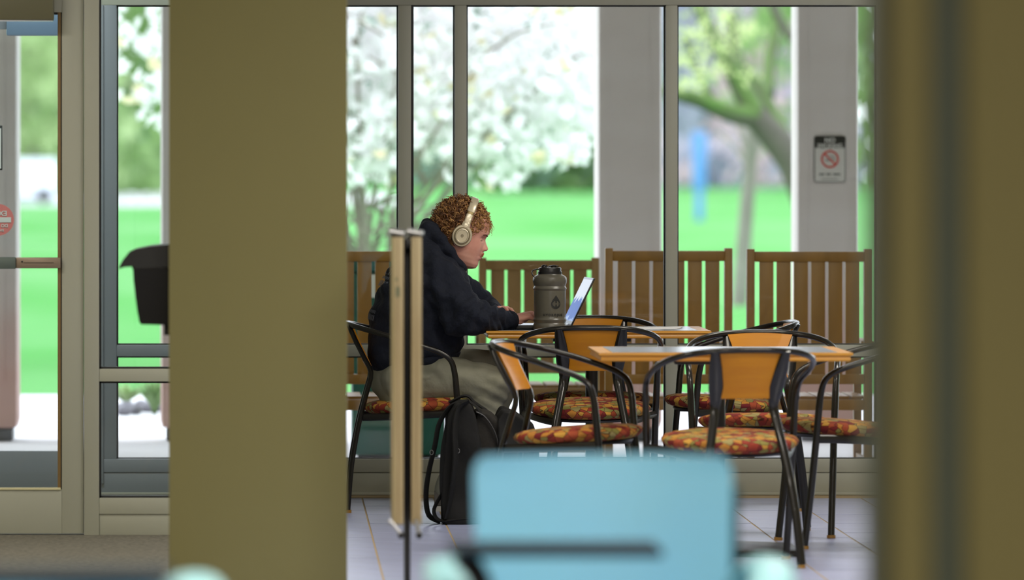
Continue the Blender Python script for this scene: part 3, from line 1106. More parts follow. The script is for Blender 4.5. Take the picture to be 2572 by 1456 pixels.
rng = random.Random(11)
stems = MB()
tips = []
base = Vector((XW(935, DM), DM, 0))
for k in range(13):
    tx = [878, 905, 890, 985, 1010, 1090, 1180, 1215, 1330, 820, 690, 540, 1420][k]
    ty = [300, 160, 60, 330, 120, 260, 330, 140, 300, 120, 150, 190, 160][k]
    tip = P(tx, ty, DM + rng.uniform(-0.8, 0.8))
    b0 = base + Vector((rng.uniform(-0.12, 0.12), rng.uniform(-0.15, 0.15), 0))
    mid = b0.lerp(tip, 0.45) + Vector((rng.uniform(-0.08, 0.08), 0, 0.25 if abs(tx - 935) > 150 else 0.0))
    mid.x = b0.x + (tip.x - b0.x) * 0.33
    pts = catmull([b0, b0.lerp(mid, 0.5) + Vector((rng.uniform(-0.03, 0.03), 0, 0)), mid, tip], 5)
    r0 = rng.uniform(0.028, 0.045)
    stems.tube(pts, [(r0 * (1 - 0.8 * i / (len(pts) - 1)),) * 2 for i in range(len(pts))], 6)
    for j in range(7):
        q = pts[rng.randint(5, len(pts) - 1)]
        e = q + Vector((rng.uniform(-0.6, 0.6), rng.uniform(-0.4, 0.4), rng.uniform(0.1, 0.6)))
        stems.tube(catmull([q, q.lerp(e, 0.5) + Vector((rng.uniform(-0.05, 0.05), 0, 0.05)), e], 3), [(0.012 - 0.001 * i,) * 2 for i in range(7)], 5)
part('stem', stems, M_STEM, mag, label='pale grey branching stems', kind='stuff')


def flower_mesh(seed, m):
    r_ = random.Random(seed)
    mb = MB()
    for k in range(8):
        a = 2 * math.pi * k / 8 + r_.uniform(-0.3, 0.3)
        L = r_.uniform(0.042, 0.060)
        w = 0.017
        droop = r_.uniform(0.1, 0.9)
        ca, sa = math.cos(a), math.sin(a)
        p = lambda u, s_: (ca * u - sa * s_, sa * u + ca * s_, 0.022 * (1 - (1 - u / L) ** 2) * (1.6 - droop) + 0.004)
        mb.add([p(0, 0), p(L * 0.5, w), p(L, 0.004), p(L, -0.004), p(L * 0.5, -w)], [(0, 1, 2, 3, 4)])
    mb.ball((0, 0, 0.008), 0.008, n=5, m=3)
    me = mb.mesh('flower', 0)
    me.materials.append(m)
    return me


fl_m = [flower_mesh(k, M_PETAL if k < 5 else M_CREAMPETAL) for k in range(6)]
spots = []
while len(spots) < 7000:
    px = rng.uniform(285, 1560)
    lo = crown_low(px)
    py = rng.uniform(-430, lo)
    edge_fade = (lo - py) / 90
    if edge_fade < 1 and rng.random() > 0.45 + 0.5 * edge_fade:
        continue
    if px < 430 and rng.random() > 0.16 + max(0, (px - 350)) / 300:
        continue
    # holes where the trees beyond show through
    h = math.sin(px * 0.021 + 1.3) * math.sin(py * 0.026 + px * 0.007) + 0.5 * math.sin(px * 0.053 + py * 0.041)
    if h > 0.85 and rng.random() < 0.5:
        continue
    dd = DM + rng.uniform(-1.1, 1.3)
    s_ = P(px, py, DM)
    spots.append(Vector((s_.x, dd, s_.z)))
for (px, py) in ((900, 380), (880, 410), (905, 430), (930, 405), (955, 395), (940, 430), (965, 430), (985, 415), (895, 450), (880, 465), (960, 455), (1116, 448), (1190, 470), (1205, 440), (1240, 455), (1290, 405), (1225, 480), (1430, 380), (1455, 405), (1470, 400), (1425, 425), (1280, 470)):
    spots.append(P(px, py, DM - 1.0) )
spots.sort(key=lambda v: v.y)
vis = [s_ for s_ in spots if 0 < HY - (s_.z - CAM_H) * SM < 1456 and s_.y < DM]
chosen = vis[:290]
cid = set(id(s_) for s_ in chosen)


def rot_rand(r_):
    return (r_.uniform(-1.2, 1.2), r_.uniform(-1.2, 1.2), r_.uniform(0, 6.28))


for s_ in chosen:
    o = link('flower', fl_m[rng.randint(0, 4) if rng.random() < 0.95 else 5], M_PETAL, mag)
    o.location = s_ - mag.location
    o.rotation_euler = rot_rand(rng)
    k_ = rng.uniform(0.9, 1.25)
    o.scale = (k_, k_, k_)
rv = {0: MB(), 5: MB()}
from mathutils import Euler
for s_ in spots:
    if id(s_) in cid:
        continue
    k_ = 5 if rng.random() < 0.05 else 0
    src = fl_m[rng.randint(0, 4) if k_ == 0 else 5]
    M = Matrix.Translation(s_) @ Euler(rot_rand(rng)).to_matrix().to_4x4() @ Matrix.Scale(rng.uniform(0.9, 1.3), 4)
    vs_ = [M @ v.co for v in src.vertices]
    rv[k_].add(vs_, [tuple(p.vertices) for p in src.polygons])
for k_, m in ((0, M_PETAL), (5, M_CREAMPETAL)):
    me = rv[k_].mesh('blossom', 0, fix=False)
    o = link('blossom', me, m, mag, kind='stuff')

# ---- mossy tree behind the right post
DT = 60.0
mt = thing('mossy_tree', 'big leaning tree with moss-covered limbs behind the right porch post', 'tree', (XW(2110, DT), DT, 0))


def limb(name, pts, r0, r1, moss=True, parent=mt, m=M_BARK, off=0.0):
    p3 = catmull([P(x, y, DT + off + dz) for (x, y, dz) in pts], 6)
    n = len(p3)
    o = part(name, MB().tube(p3, [(r0 + (r1 - r0) * i / (n - 1),) * 2 for i in range(n)], 12), m, parent)
    if moss:
        up = [q + Vector((-0.02, -0.05, (r0 + (r1 - r0) * i / (n - 1)) * 0.45)) for i, q in enumerate(p3)]
        part('moss', MB().tube(up, [((r0 + (r1 - r0) * i / (n - 1)) * 0.78,) * 2 for i in range(n)], 10), M_MOSS, o)
    return o


limb('trunk', [(2110, 771, 0), (2085, 640, 0), (2040, 520, 0), (1985, 400, 0), (1900, 295, 0)], 0.22, 0.13, False)
limb('branch', [(1900, 295, 0), (1860, 215, 0), (1825, 150, 0), (1775, 60, 0.3), (1735, -40, 0.5)], 0.13, 0.06)
limb('branch', [(1905, 300, 0), (1830, 285, -0.2), (1760, 255, -0.3), (1690, 235, -0.4), (1640, 225, -0.4)], 0.10, 0.05)
limb('branch', [(1990, 400, 0), (1950, 310, 0.2), (1890, 205, 0.3), (1850, 150, 0.4), (1838, 40, 0.6)], 0.10, 0.06)
limb('branch', [(1930, 240, 0.5), (1935, 150, 0.8), (1950, 60, 1.0), (1935, -30, 1.2)], 0.07, 0.04)
limb('branch', [(1990, 100, -0.4), (1965, 60, -0.4), (1940, 15, -0.4), (1915, -40, -0.4)], 0.045, 0.035, False)
limb('branch', [(1850, 290, 0.6), (1790, 250, 0.7), (1755, 190, 0.8), (1720, 90, 0.9)], 0.05, 0.03)
fo = MB()
CL = [(1725, 70, 60, 40), (1770, 110, 60, 40), (1815, 130, 50, 35), (1740, 160, 50, 35), (1840, 60, 60, 35), (1790, 180, 45, 25), (1735, 210, 50, 25), (1870, 190, 40, 22), (1700, 150, 30, 40), (1800, 30, 50, 30), (1880, 90, 40, 30)]


def cfn(r_):
    c = CL[r_.randint(0, len(CL) - 1)]
    return P(r_.gauss(c[0], c[2] * 0.5), r_.gauss(c[1], c[3] * 0.5), DT - 0.6 + r_.uniform(-1.5, 0.6))


leaf_quads(fo, cfn, 300, 0.042, 5)
part('foliage', fo, M_LEAFY, mt, smooth=0, kind='stuff')

st_ = thing('slender_tree', 'slender pale-barked tree trunk standing on the lawn between the two tall porch chairs', 'tree', (XW(1858, 61.5), 61.5, 0))
limb('trunk', [(1856, 771, 0), (1866, 650, 0), (1874, 540, 0), (1884, 420, 0), (1888, 320, 0), (1880, 200, 0.4)], 0.085, 0.06, False, st_, M_BARKP, 1.5)
for tgt in ((1830, 250), (1920, 230), (1800, 330), (1945, 300)):
    limb('branch', [(1884, 420, 0), ((1884 + tgt[0]) / 2, (400 + tgt[1]) / 2, 0.2), (tgt[0], tgt[1], 0.4)], 0.035, 0.012, False, st_, M_BARKP, 1.5)

# ---- blue banner pole far off
d = 150.0
bp = thing('blue_sign_pylon', 'tall blue sign pylon standing far across the lawn', 'sign', (XW(1757, d), d, 0))
part('panel', MB().box(XW(1741, d), XW(1774, d), d, d + 0.3, ZW(478, d), ZW(330, d), 0.02), M_BLUE, bp)
part('foot', MB().box(XW(1748, d), XW(1767, d), d + 0.05, d + 0.25, 0, ZW(478, d), 0.02), M_BLUE, bp)

# ---- white van far left
d = 215.0
vn = thing('white_van', 'white van parked on the far road, seen through the glass door', 'van', (XW(60, d), d, 0))
part('body', MB().box(XW(-60, d), XW(140, d), d, d + 1.9, 0.12, ZW(400, d), 0.10), M_VAN, vn)
for k in range(2):
    part('window', MB().box(XW(60 + 38 * k, d), XW(90 + 38 * k, d), d - 0.01, d, ZW(428, d), ZW(412, d), 0.01), M_VAN, vn)
for px in (-20, 110):
    part('wheel', MB().tube([(XW(px, d), d - 0.03, 0.28), (XW(px, d), d + 0.22, 0.28)], 0.27, 16), M_BLACKPL, vn)
part('sill', MB().box(XW(-55, d), XW(135, d), d - 0.015, d + 0.05, 0.12, 0.26, 0.01), M_WINDARK, vn)


# ---- the line of trees at the far side of the lawn, haze put into their pale leaf colours
def far_tree(label, px, d_, h, w_, leaf, n, size, seed, trunk_m=M_BARKP, low=0.02, kinds=None):
    r_ = random.Random(seed)
    c = Vector((XW(px, d_), d_, 0))
    h *= 0.58
    t = thing('distant_tree', label, 'tree', tuple(c), 0, 'trees beyond the lawn')
    tr = MB()
    tr.tube(catmull([c, c + Vector((r_.uniform(-.3, .3), 0, h * 0.3)), c + Vector((r_.uniform(-.6, .6), 0, h * 0.75))], 4), [(0.014 * h * (1 - 0.08 * i),) * 2 for i in range(9)], 7)
    for k in range(6):
        q = c + Vector((0, 0, h * r_.uniform(0.25, 0.6)))
        a = r_.uniform(0, 6.28)
        tr.tube([q, q + Vector((math.cos(a) * w_ * 0.3, math.sin(a) * w_ * 0.3, h * 0.25))], [(0.008 * h,) * 2, (0.003 * h,) * 2], 5)
    part('trunk', tr, trunk_m, t)
    lobes = []
    for k in range(16):
        a = r_.uniform(0, 6.28)
        rr = r_.uniform(0.0, 0.5) * w_
        zz = h * (low + 0.06 + 0.9 * k / 15)
        lobes.append((rr * math.cos(a), rr * math.sin(a), zz, w_ * r_.uniform(0.12, 0.22)))

    def fn(q):
        l = lobes[q.randint(0, 15)]
        v = Vector((q.gauss(0, 1), q.gauss(0, 1), q.gauss(0, 1))).normalized() * l[3] * 1.25 * q.uniform(0.4, 1.1)
        return c + Vector((l[0] + v.x, l[1] + v.y, max(low * h + q.uniform(0, .5), l[2] + v.z * 1.1)))
    mb = MB()
    leaf_quads(mb, fn, n, size, seed + 50)
    part('foliage', mb, leaf, t, smooth=0, kind='stuff')
    return t


TR = [
    ('airy yellow-green tree seen through the glass door', -60, 232, 22, 12, M_LEAFP, 2200, .5),
    ('dense mid-green tree seen through the glass door', 75, 245, 22, 12, M_LEAFG, 2600, .5),
    ('pale green tree behind the white van', 170, 300, 24, 14, M_LEAFP, 2400, .6),
    ('pale spring-green tree seen through the sidelight', 300, 262, 22, 13, M_LEAFG, 2800, .5),
    ('blue-green tree behind the left porch post', 420, 310, 26, 15, M_LEAFB, 2600, .6),
    ('soft green tree far behind the pillar', 620, 300, 24, 16, M_LEAFB, 1600, .6),
    ('blue-green tree far behind the magnolia stems', 850, 290, 22, 14, M_LEAFB, 2400, .55),
    ('grey-green tree behind the magnolia blossom', 1030, 330, 24, 16, M_LEAFB, 2200, .6),
    ('bluish tree with a narrow crown behind the magnolia', 1200, 285, 18, 12, M_LEAFB, 2400, .5),
    ('dark green tree below the right side of the blossom', 1350, 262, 16, 10, M_LEAFB, 2600, .45),
    ('hazy mauve leafless tree right of the blossom', 1490, 320, 25, 15, M_TWIG, 2600, .55),
    ('grey-mauve leafless tree behind the left mossy limb', 1650, 300, 26, 15, M_TWIG, 3600, .55),
    ('mauve twiggy tree behind the blue pylon', 1775, 335, 28, 16, M_TWIG, 3600, .6),
    ('rosy budding tree behind the mossy limbs', 1890, 268, 22, 12, M_PINK, 1300, .45),
    ('misty grey tree between the two right posts', 1960, 325, 27, 16, M_TWIG, 3600, .6),
    ('deep green tree past the last porch post', 2230, 250, 24, 14, M_LEAFG, 2600, .5),
    ('pale green tree hidden behind the wall end', 2480, 290, 24, 15, M_LEAFG, 1200, .6),
    ('pale mauve tree filling the skyline above the pylon', 1715, 372, 34, 20, M_TWIG, 3600, .7),
    ('pale mauve tree filling the skyline left of the sign post', 1905, 385, 35, 20, M_TWIG, 3600, .7),
    ('faint green tree on the skyline behind the sidelight', 350, 375, 32, 20, M_LEAFP, 3000, .7),
    ('faint green tree on the skyline behind the glass door', 60, 385, 33, 20, M_LEAFP, 3000, .7),
    ('faint bluish tree on the skyline behind the magnolia', 1290, 380, 30, 20, M_LEAFB, 3000, .7),
    ('faint bluish tree on the skyline behind the left magnolia stems', 930, 390, 30, 20, M_LEAFB, 3000, .7),
    ('green tree out beyond the left end of the van', -420, 250, 22, 14, M_LEAFG, 1600, .5),
    ('pale tree far out past the left end of the porch', -900, 280, 24, 15, M_LEAFP, 1600, .6),
    ('mauve leafless tree out beyond the right end of the wall', 2900, 262, 22, 14, M_TWIG, 1600, .5),
    ('green tree far out past the right end of the porch', 3400, 282, 24, 15, M_LEAFG, 1600, .6),
]
order = sorted(range(len(TR)), key=lambda q: TR[q][2])
for k, a in enumerate(TR):
    a = list(a)
    nd = 232 + 14.5 * order.index(k)
    a[3] *= nd / a[2]
    a[2] = nd
    a[4] = min(a[4], 13.5)
    far_tree(*a, seed=100 + k)

# low far hedge strips, each a bush
for k, (px, dd, w_, h, m) in enumerate(((330, 345, 9, 4.0, M_LEAFB), (1240, 345, 9, 3.6, M_LEAFB), (1400, 300, 8, 4.2, M_LEAFG), (1935, 350, 11, 3.0, M_TWIG), (1650, 364, 9, 3.0, M_TWIG), (85, 340, 11, 3.0, M_LEAFB))):
    mb = MB()
    c = Vector((XW(px, dd), dd, 0))
    leaf_quads(mb, lambda q: c + Vector((q.uniform(-w_, w_) * 0.5, q.uniform(-1, 1), q.uniform(0, h) * (1 - 0.3 * abs(q.uniform(-1, 1))))), 900, 0.38, 300 + k)
    nm = ['bluish bush behind the sidelight', 'blue-green bush left below the blossom', 'mid-green bush right below the blossom', 'mauve-grey bush right of the slender trunk', 'mauve-grey bush left of the blue pylon', 'low bush behind the white van'][k]
    o = link('bush', mb.mesh('bush', 0), m)
    o['kind'] = 'thing'
    tag(o, nm + ', far across the lawn', 'bush')

# ================================================================ FURNITURE
# ---- the cafe chair: hooped metal frame, plywood back, round upholstered seat
UP = [(0.128, -0.297, 0.762), (0.120, -0.270, 0.70), (0.110, -0.235, 0.63), (0.106, -0.205, 0.565), (0.118, -0.222, 0.49), (0.142, -0.255, 0.36), (0.166, -0.285, 0.19), (0.182, -0.300, 0.0)]
UPW = [0.015, 0.024, 0.027, 0.018, 0.016, 0.016, 0.016, 0.016]
HOOP = [(0.0, -0.305, 0.765), (0.10, -0.297, 0.763), (0.19, -0.255, 0.752), (0.252, -0.180, 0.732), (0.280, -0.085, 0.706), (0.286, 0.005, 0.678), (0.283, 0.075, 0.652), (0.279, 0.115, 0.620), (0.275, 0.130, 0.570), (0.273, 0.136, 0.520)]


def make_cafe_chair(label):
    t = thing('cafe_chair', label, 'chair', (0, 0, 0), 0, 'metal cafe chairs around the tables')
    hp = [(-x, y, z) for x, y, z in HOOP[:0:-1]] + HOOP
    part('armrest_hoop', MB().tube(catmull(hp, 4), [(0.0112 + 0.0022 * max(0.0, abs(i / 72 * 2 - 1) - 0.72) / 0.28,) * 2 for i in range(73)], 10), M_BRONZE, t, False)
    for s in (-1, 1):
        fl_ = [(s * 0.273, 0.136, 0.520), (s * 0.268, 0.146, 0.40), (s * 0.262, 0.165, 0.2), (s * 0.256, 0.187, 0.012)]
        lg = part('leg', MB().tube(catmull(fl_, 3), (0.0134, 0.0134), 10), M_BRONZE, t, False)
        part('foot_glide', MB().tube([(s * 0.256, 0.187, 0.012), (s * 0.256, 0.188, 0.0)], 0.0165, 10), mat('amber_foot_glide', srgb(150, 110, 40), 0.5), lg, False)
    for s in (-1, 1):
        up = catmull([(s * x, y, z) for x, y, z in UP[:-1]] + [(s * UP[-1][0], UP[-1][1], 0.012)], 3)
        ws = [float(np.interp(i / 3, range(8), UPW)) for i in range(len(up))]
        lg = part('leg', MB().tube(up, [(w_, 0.0105) for w_ in ws], 10, ax=(1, 0.0, 0)), M_BRONZE, t, False)
        part('foot_glide', MB().tube([(s * 0.182, -0.300, 0.012), (s * 0.182, -0.300, 0.0)], 0.0145, 10), MATS['amber_foot_glide'], lg, False)
    # plywood back: waisted panel between the uprights

    def hw(z):
        return lerp_tab([(0.592, 0.102), (0.63, 0.094), (0.67, 0.094), (0.72, 0.106), (0.757, 0.121)], z)

    def yz(z):
        return lerp_tab([(0.592, -0.218), (0.63, -0.235), (0.70, -0.270), (0.757, -0.292)], z)

    def fn(u, v):
        z = 0.592 + v * 0.163
        x = (u * 2 - 1) * (hw(z) + 0.004)
        return (x, yz(z) - 0.016 * (1 - (u * 2 - 1) ** 2) + 0.004, z + 0.006 * (1 - (2 * u - 1) ** 2) * v)
    part('backrest', MB().sheet(fn, 14, 8, lambda u, v: (0, 0.011, 0.002)), M_WOODP, t, False)
    # seat: domed round cushion tilted back a little
    prof = [(0.0, -0.030), (0.12, -0.031), (0.20, -0.028), (0.228, -0.020), (0.243, -0.006), (0.245, 0.004), (0.236, 0.014), (0.205, 0.023), (0.14, 0.028), (0.06, 0.030), (0.0, 0.030)]
    seat = MB().lathe(prof[1:-1], n=40, sy=0.96)
    tilt = Matrix.Translation((0, 0.0, 0.436)) @ Matrix.Rotation(R(4.0), 4, 'X')
    seat.xf(tilt)
    part('seat', seat, M_FABRIC, t, False, smooth=60)
    pan = MB().lathe([(0.05, -0.040), (0.205, -0.040), (0.212, -0.031), (0.20, -0.027)], n=32, sy=0.94)
    pan.xf(tilt)
    part('seat_pan', pan, M_BLACK, t, False)
    for s in (-1, 1):
        part('side_rail', MB().tube(catmull([(s * 0.131, -0.240, 0.385), (s * 0.19, -0.10, 0.392), (s * 0.24, 0.05, 0.402), (s * 0.268, 0.146, 0.405)], 4), (0.010, 0.015), 8, ax=(1, 0.4, 0)), M_BLACK, t, False)
    part('cross_rail', MB().tube([(-0.195, -0.09, 0.392), (0.195, -0.09, 0.392)], (0.009, 0.013), 8), M_BLACK, t, False)
    return t


def chair_at(px, d):
    return (XW(px, d), d, 0)


chair0 = make_cafe_chair('cafe chair the person sits on, its back hoop beside the olive pillar')
chair0.location = chair_at(1057, 24.86)
chair0.rotation_euler = (0, 0, R(-90))
G = None
dup(chair0, chair_at(1452, 22.10), R(-90 - 17.5), 'cafe chair at the left end of the nearer table, turned side-on to the right')
dup(chair0, chair_at(1481, 24.44), R(-2), 'cafe chair with its back to us at the near side of the farther table')
dup(chair0, chair_at(1487, 25.42), R(176), 'cafe chair facing us on the window side of the farther table')
dup(chair0, chair_at(1833, 21.57), R(10), 'nearest cafe chair, its wooden back towards us, in front of the nearer table')
dup(chair0, chair_at(1914, 23.20), R(180 - 3), 'cafe chair facing us on the window side of the nearer table')
dup(chair0, chair_at(1812, 24.95), R(94), 'cafe chair pulled up at the right end of the farther table, facing left')
dup(chair0, chair_at(2112, 22.64), R(96), 'cafe chair at the right end of the nearer table, half behind the wall end')


# ---- tables
def make_table(label, x0, x1, y0, y1, ztop, basex, group):
    t = thing('cafe_table', label, 'table', ((x0 + x1) / 2, (y0 + y1) / 2, 0), 0, group)
    th = 0.031
    # moulded edge: bead, cove, bead
    prof = [(0.000, 0.0), (0.0005, -0.0015), (0.000, -0.008), (0.006, -0.0105), (0.010, -0.016), (0.0085, -0.0215), (0.0075, -0.0235), (0.009, -0.029), (0.014, -th)]
    rings = []
    for (ins, dz) in prof:
        rings.append([(x0 + ins, y0 + ins, ztop + dz), (x1 - ins, y0 + ins, ztop + dz), (x1 - ins, y1 - ins, ztop + dz), (x0 + ins, y1 - ins, ztop + dz)])
    part('table_top', MB().loft(rings), M_WOODT, t, smooth=20)
    b = 0.052
    part('laminate', MB().box(x0 + b, x1 - b, y0 + b, y1 - b, ztop, ztop + 0.0012), M_LAM, t)
    cx, cy = (x0 + x1) / 2 + basex, (y0 + y1) / 2
    part('column', MB().lathe([(0.0255, 0.035), (0.0255, ztop - th - 0.02)], (cx, cy, 0), 20), M_BLACK, t)
    part('top_bracket', MB().box(cx - 0.16, cx + 0.16, cy - 0.03, cy + 0.03, ztop - th - 0.022, ztop - th, 0.003).box(cx - 0.03, cx + 0.03, cy - 0.2, cy + 0.2, ztop - th - 0.02, ztop - th - 0.001, 0.003), M_BLACK, t)
    base_ = MB()
    w, dpt = 0.29, 0.25
    r0 = [(cx - w, cy - dpt, 0.0), (cx + w, cy - dpt, 0.0), (cx + w, cy + dpt, 0.0), (cx - w, cy + dpt, 0.0)]
    r1 = [(cx - w, cy - dpt, 0.016), (cx + w, cy - dpt, 0.016), (cx + w, cy + dpt, 0.016), (cx - w, cy + dpt, 0.016)]
    r2 = [(cx - w + .02, cy - dpt + .02, 0.022), (cx + w - .02, cy - dpt + .02, 0.022), (cx + w - .02, cy + dpt - .02, 0.022), (cx - w + .02, cy + dpt - .02, 0.022)]
    r3 = [(cx - .04, cy - .04, 0.042), (cx + .04, cy - .04, 0.042), (cx + .04, cy + .04, 0.042), (cx - .04, cy + .04, 0.042)]
    base_.loft([r0, r1, r2, r3])
    bp_ = part('base_plate', base_, M_BLACK, t, smooth=15)
    return t


ZT = 0.739
TFX0, TFX1, TFY0, TFY1 = XW(1221, 24.63), XW(1787, 24.63), 24.63, 25.36
TNX0, TNX1, TNY0, TNY1 = XW(1504, 21.78), XW(2143, 21.78), 21.78, 22.54
make_table('farther cafe table with the laptop and the bottle on it', TFX0, TFX1, TFY0, TFY1, ZT, -0.01, 'cafe tables')
make_table('nearer empty cafe table with oak edge, in front of the right window', TNX0, TNX1, TNY0, TNY1, ZT, 0.0, 'cafe tables')

# ---- papers lying on the farther table
for k, (pa, pb_, ya, yb, rot) in enumerate(((1598, 1670, 24.83, 25.02, 12), (1622, 1692, 24.95, 25.12, -8))):
    xa, xb = XW(pa, 24.95), XW(pb_, 24.95)
    mb = MB()

    def fn(u, v):
        return (xa + (xb - xa) * 1.6 * u - 0.03, ya + (yb - ya) * v, ZT + 0.0022 + 0.0012 * k + 0.003 * u * u * v)
    mb.sheet(fn, 6, 5, lambda u, v: (0, 0, -0.0006))
    c = Vector(((xa + xb) / 2, (ya + yb) / 2, 0))
    mb.xf(Matrix.Translation(c) @ Matrix.Rotation(R(rot), 4, 'Z') @ Matrix.Translation(-c))
    tag(link('paper_sheet', mb.mesh('paper_sheet', 0), M_PAPER), ['white paper sheet lying lower on the farther table', 'white paper sheet lying on top of the other one on the farther table'][k], 'paper', 'papers on the farther table')

# ---- the laptop
DL = 24.955
lap = thing('laptop', 'open black laptop in front of the person, its lit screen leaning away', 'laptop', (XW(1370, DL), DL, ZT))
x0, x1 = XW(1291, DL), XW(1432, DL)
y0, y1 = DL - 0.16, DL + 0.16
zb = ZT + 0.0015
bs = part('keyboard_base', MB().box(x0, x1, y0, y1, zb, zb + 0.017, 0.004), M_BLACKPL, lap)
part('palm_rest', MB().box(x0 + 0.006, x1 - 0.006, y0 + 0.006, y1 - 0.006, zb + 0.017, zb + 0.018), mat('silver_deck', srgb(150, 156, 170), 0.3, 0.5), bs)
kb = MB()
for r_ in range(6):
    for c_ in range(14):
        kx = x1 - 0.03 - r_ * 0.0185
        ky = y0 + 0.028 + c_ * 0.0188
        kb.box(kx - 0.0162, kx, ky, ky + 0.0165, zb + 0.018, zb + 0.0195)
part('keys', kb, M_BLACKPL, bs, smooth=0, kind='stuff')
hx, hz = XW(1424, DL), zb + 0.016
tx, tz = XW(1482, DL), ZW(697, DL)
ux = Vector((tx - hx, 0, tz - hz))
L = ux.length
ux.normalize()
nx = Vector((-ux.z, 0, ux.x))         # towards the person
Ms = Matrix((ux, Vector((0, 1, 0)), nx)).transposed().to_4x4()
Ms.translation = Vector((hx, DL, hz))
# open 3 degrees towards the camera so that the picture side shows, as in the photograph
Ms = Matrix.Translation((hx, DL, 0)) @ Matrix.Rotation(R(4), 4, 'Z') @ Matrix.Translation((-hx, -DL, 0)) @ Ms
lid = MB().box(0, L, -0.158, 0.158, -0.004, 0.003, 0.0025).xf(Ms)
ld = part('screen_lid', lid, M_BLACKPL, lap)


def screen_mat():
    m = bpy.data.materials.new('lit_laptop_screen')
    m.use_nodes = True
    nt = m.node_tree
    b = nt.nodes['Principled BSDF']
    tc = nt.nodes.new('ShaderNodeTexCoord')
    sp = nt.nodes.new('ShaderNodeSeparateXYZ')
    n = nt.nodes.new('ShaderNodeTexNoise')
    n.inputs['Scale'].default_value = 22
    ad = nt.nodes.new('ShaderNodeMath')
    ad.operation = 'MULTIPLY_ADD'
    ad.inputs[1].default_value = 0.08
    cr = nt.nodes.new('ShaderNodeValToRGB')
    e = cr.color_ramp.elements
    e[0].position = 0.060
    e[0].color = srgb(176, 200, 240)
    e[1].position = 0.068
    e[1].color = srgb(104, 136, 206)
    q = e.new(0.142)
    q.color = srgb(96, 128, 200)
    q = e.new(0.148)
    q.color = srgb(228, 236, 250)
    nt.links.new(tc.outputs['Object'], sp.inputs[0])
    nt.links.new(tc.outputs['Object'], n.inputs['Vector'])
    nt.links.new(n.outputs['Fac'], ad.inputs[0])
    nt.links.new(sp.outputs['Z'], ad.inputs[2])
    mr = nt.nodes.new('ShaderNodeMath')
    mr.operation = 'SUBTRACT'
    mr.inputs[1].default_value = ZT + 0.016
    nt.links.new(ad.outputs[0], mr.inputs[0])
    nt.links.new(mr.outputs[0], cr.inputs[0])
    nt.links.new(cr.outputs[0], b.inputs['Emission Color'])
    b.inputs['Emission Strength'].default_value = 0.85
    b.inputs['Base Color'].default_value = (0.02, 0.02, 0.02, 1)
    b.inputs['Roughness'].default_value = 0.5
    b.inputs['Specular IOR Level'].default_value = 0.08
    return m


part('screen', MB().box(0.018, L - 0.010, -0.150, 0.150, 0.003, 0.0036).xf(Ms), screen_mat(), ld, smooth=0)
mat('silver_grey_bezel', srgb(120, 128, 150), 0.35, 0.4)
for (za, zc) in ((L - 0.010, L - 0.001), (0.004, 0.018)):
    part('screen_bezel', MB().box(za, zc, -0.155, 0.155, 0.003, 0.0038).xf(Ms), MATS['silver_grey_bezel'], ld)
part('hinge', MB().tube([(hx, DL - 0.12, hz), (hx, DL + 0.12, hz)], 0.006, 10), MATS['silver_deck'], lap)

# ---- the half-gallon bottle
DB = 24.705
sB = FPX / DB
bx = XW(1381, DB)
bot = thing('water_bottle', 'large grey-brown sports bottle with a black flip lid on the farther table', 'bottle', (bx, DB, ZT))


def zpx(y):
    return ZT + 0.001 + (833 - y) / sB


prof = [(36, 833), (40, 831.5), (42, 827), (42.3, 821), (40.8, 816.5), (39.3, 814), (41.5, 809), (42, 806), (40.5, 803), (39.5, 801), (39.8, 796), (40, 736), (39.8, 733), (41.5, 730), (42.2, 727.5), (40.5, 724.5), (39.3, 721.5), (41.2, 717), (42.6, 711), (42.8, 706), (41.5, 700), (37, 696), (31.5, 693.5), (30, 691)]
mb = MB().lathe([(r_ / sB, zpx(y)) for r_, y in prof], (bx, DB, 0), 48)
body = part('body', mb, M_BOTTLE, bot, smooth=30)
nk = [(29.5, 698), (30.5, 697), (30.5, 686), (29, 685), (28.5, 683), (28.8, 678), (27.5, 675.5), (20, 675)]
lidm = MB().lathe([(r_ / sB, zpx(y)) for r_, y in nk], (bx, DB, 0), 40)
lid = part('lid', lidm, M_BLACKPL, bot)
sp_ = MB()
sp_.tube([P(1368, 678, DB), P(1363, 671, DB)], (0.018, 0.010), 12)
sp_.ball(P(1366, 670, DB), 0.011, 0.013, 0.009)
part('flip_hinge', sp_, M_BLACKPL, lid)
cp_ = MB().tube(catmull([P(1372, 674, DB), P(1380, 668.5, DB), P(1392, 667, DB), P(1403, 668.5, DB)], 4), (0.012, 0.0025), 10, ax=(0, 1, 0))
cp_.tube([P(1391, 678, DB), P(1391, 668, DB)], 0.012, 14)
part('spout_cap', cp_, M_BLACKPL, lid)
lp = MB().tube(catmull([P(1356, 697, DB), P(1346, 697, DB), P(1337.5, 690, DB), P(1336.5, 682, DB), P(1342, 677, DB), P(1352, 676, DB), P(1360, 676, DB)], 4), (0.0022, 0.008), 8, ax=(1, 0, 0.3))
part('carry_loop', lp, M_BLACKPL, lid)

# drop mark with a barbell H, and the word under it, wrapped on the bottle front


def on_bottle(me, cx_px, cz_px, r_=40.4):
    """bend a flat print (x right, y up, in metres) round the bottle"""
    rr = r_ / sB
    for v in me.vertices:
        x = v.co.x + (cx_px - 1381) / sB
        a = x / rr
        out = rr + v.co.z
        v.co = Vector((bx + out * math.sin(a), DB - out * math.cos(a), zpx(cz_px) + v.co.y))
    me.update()


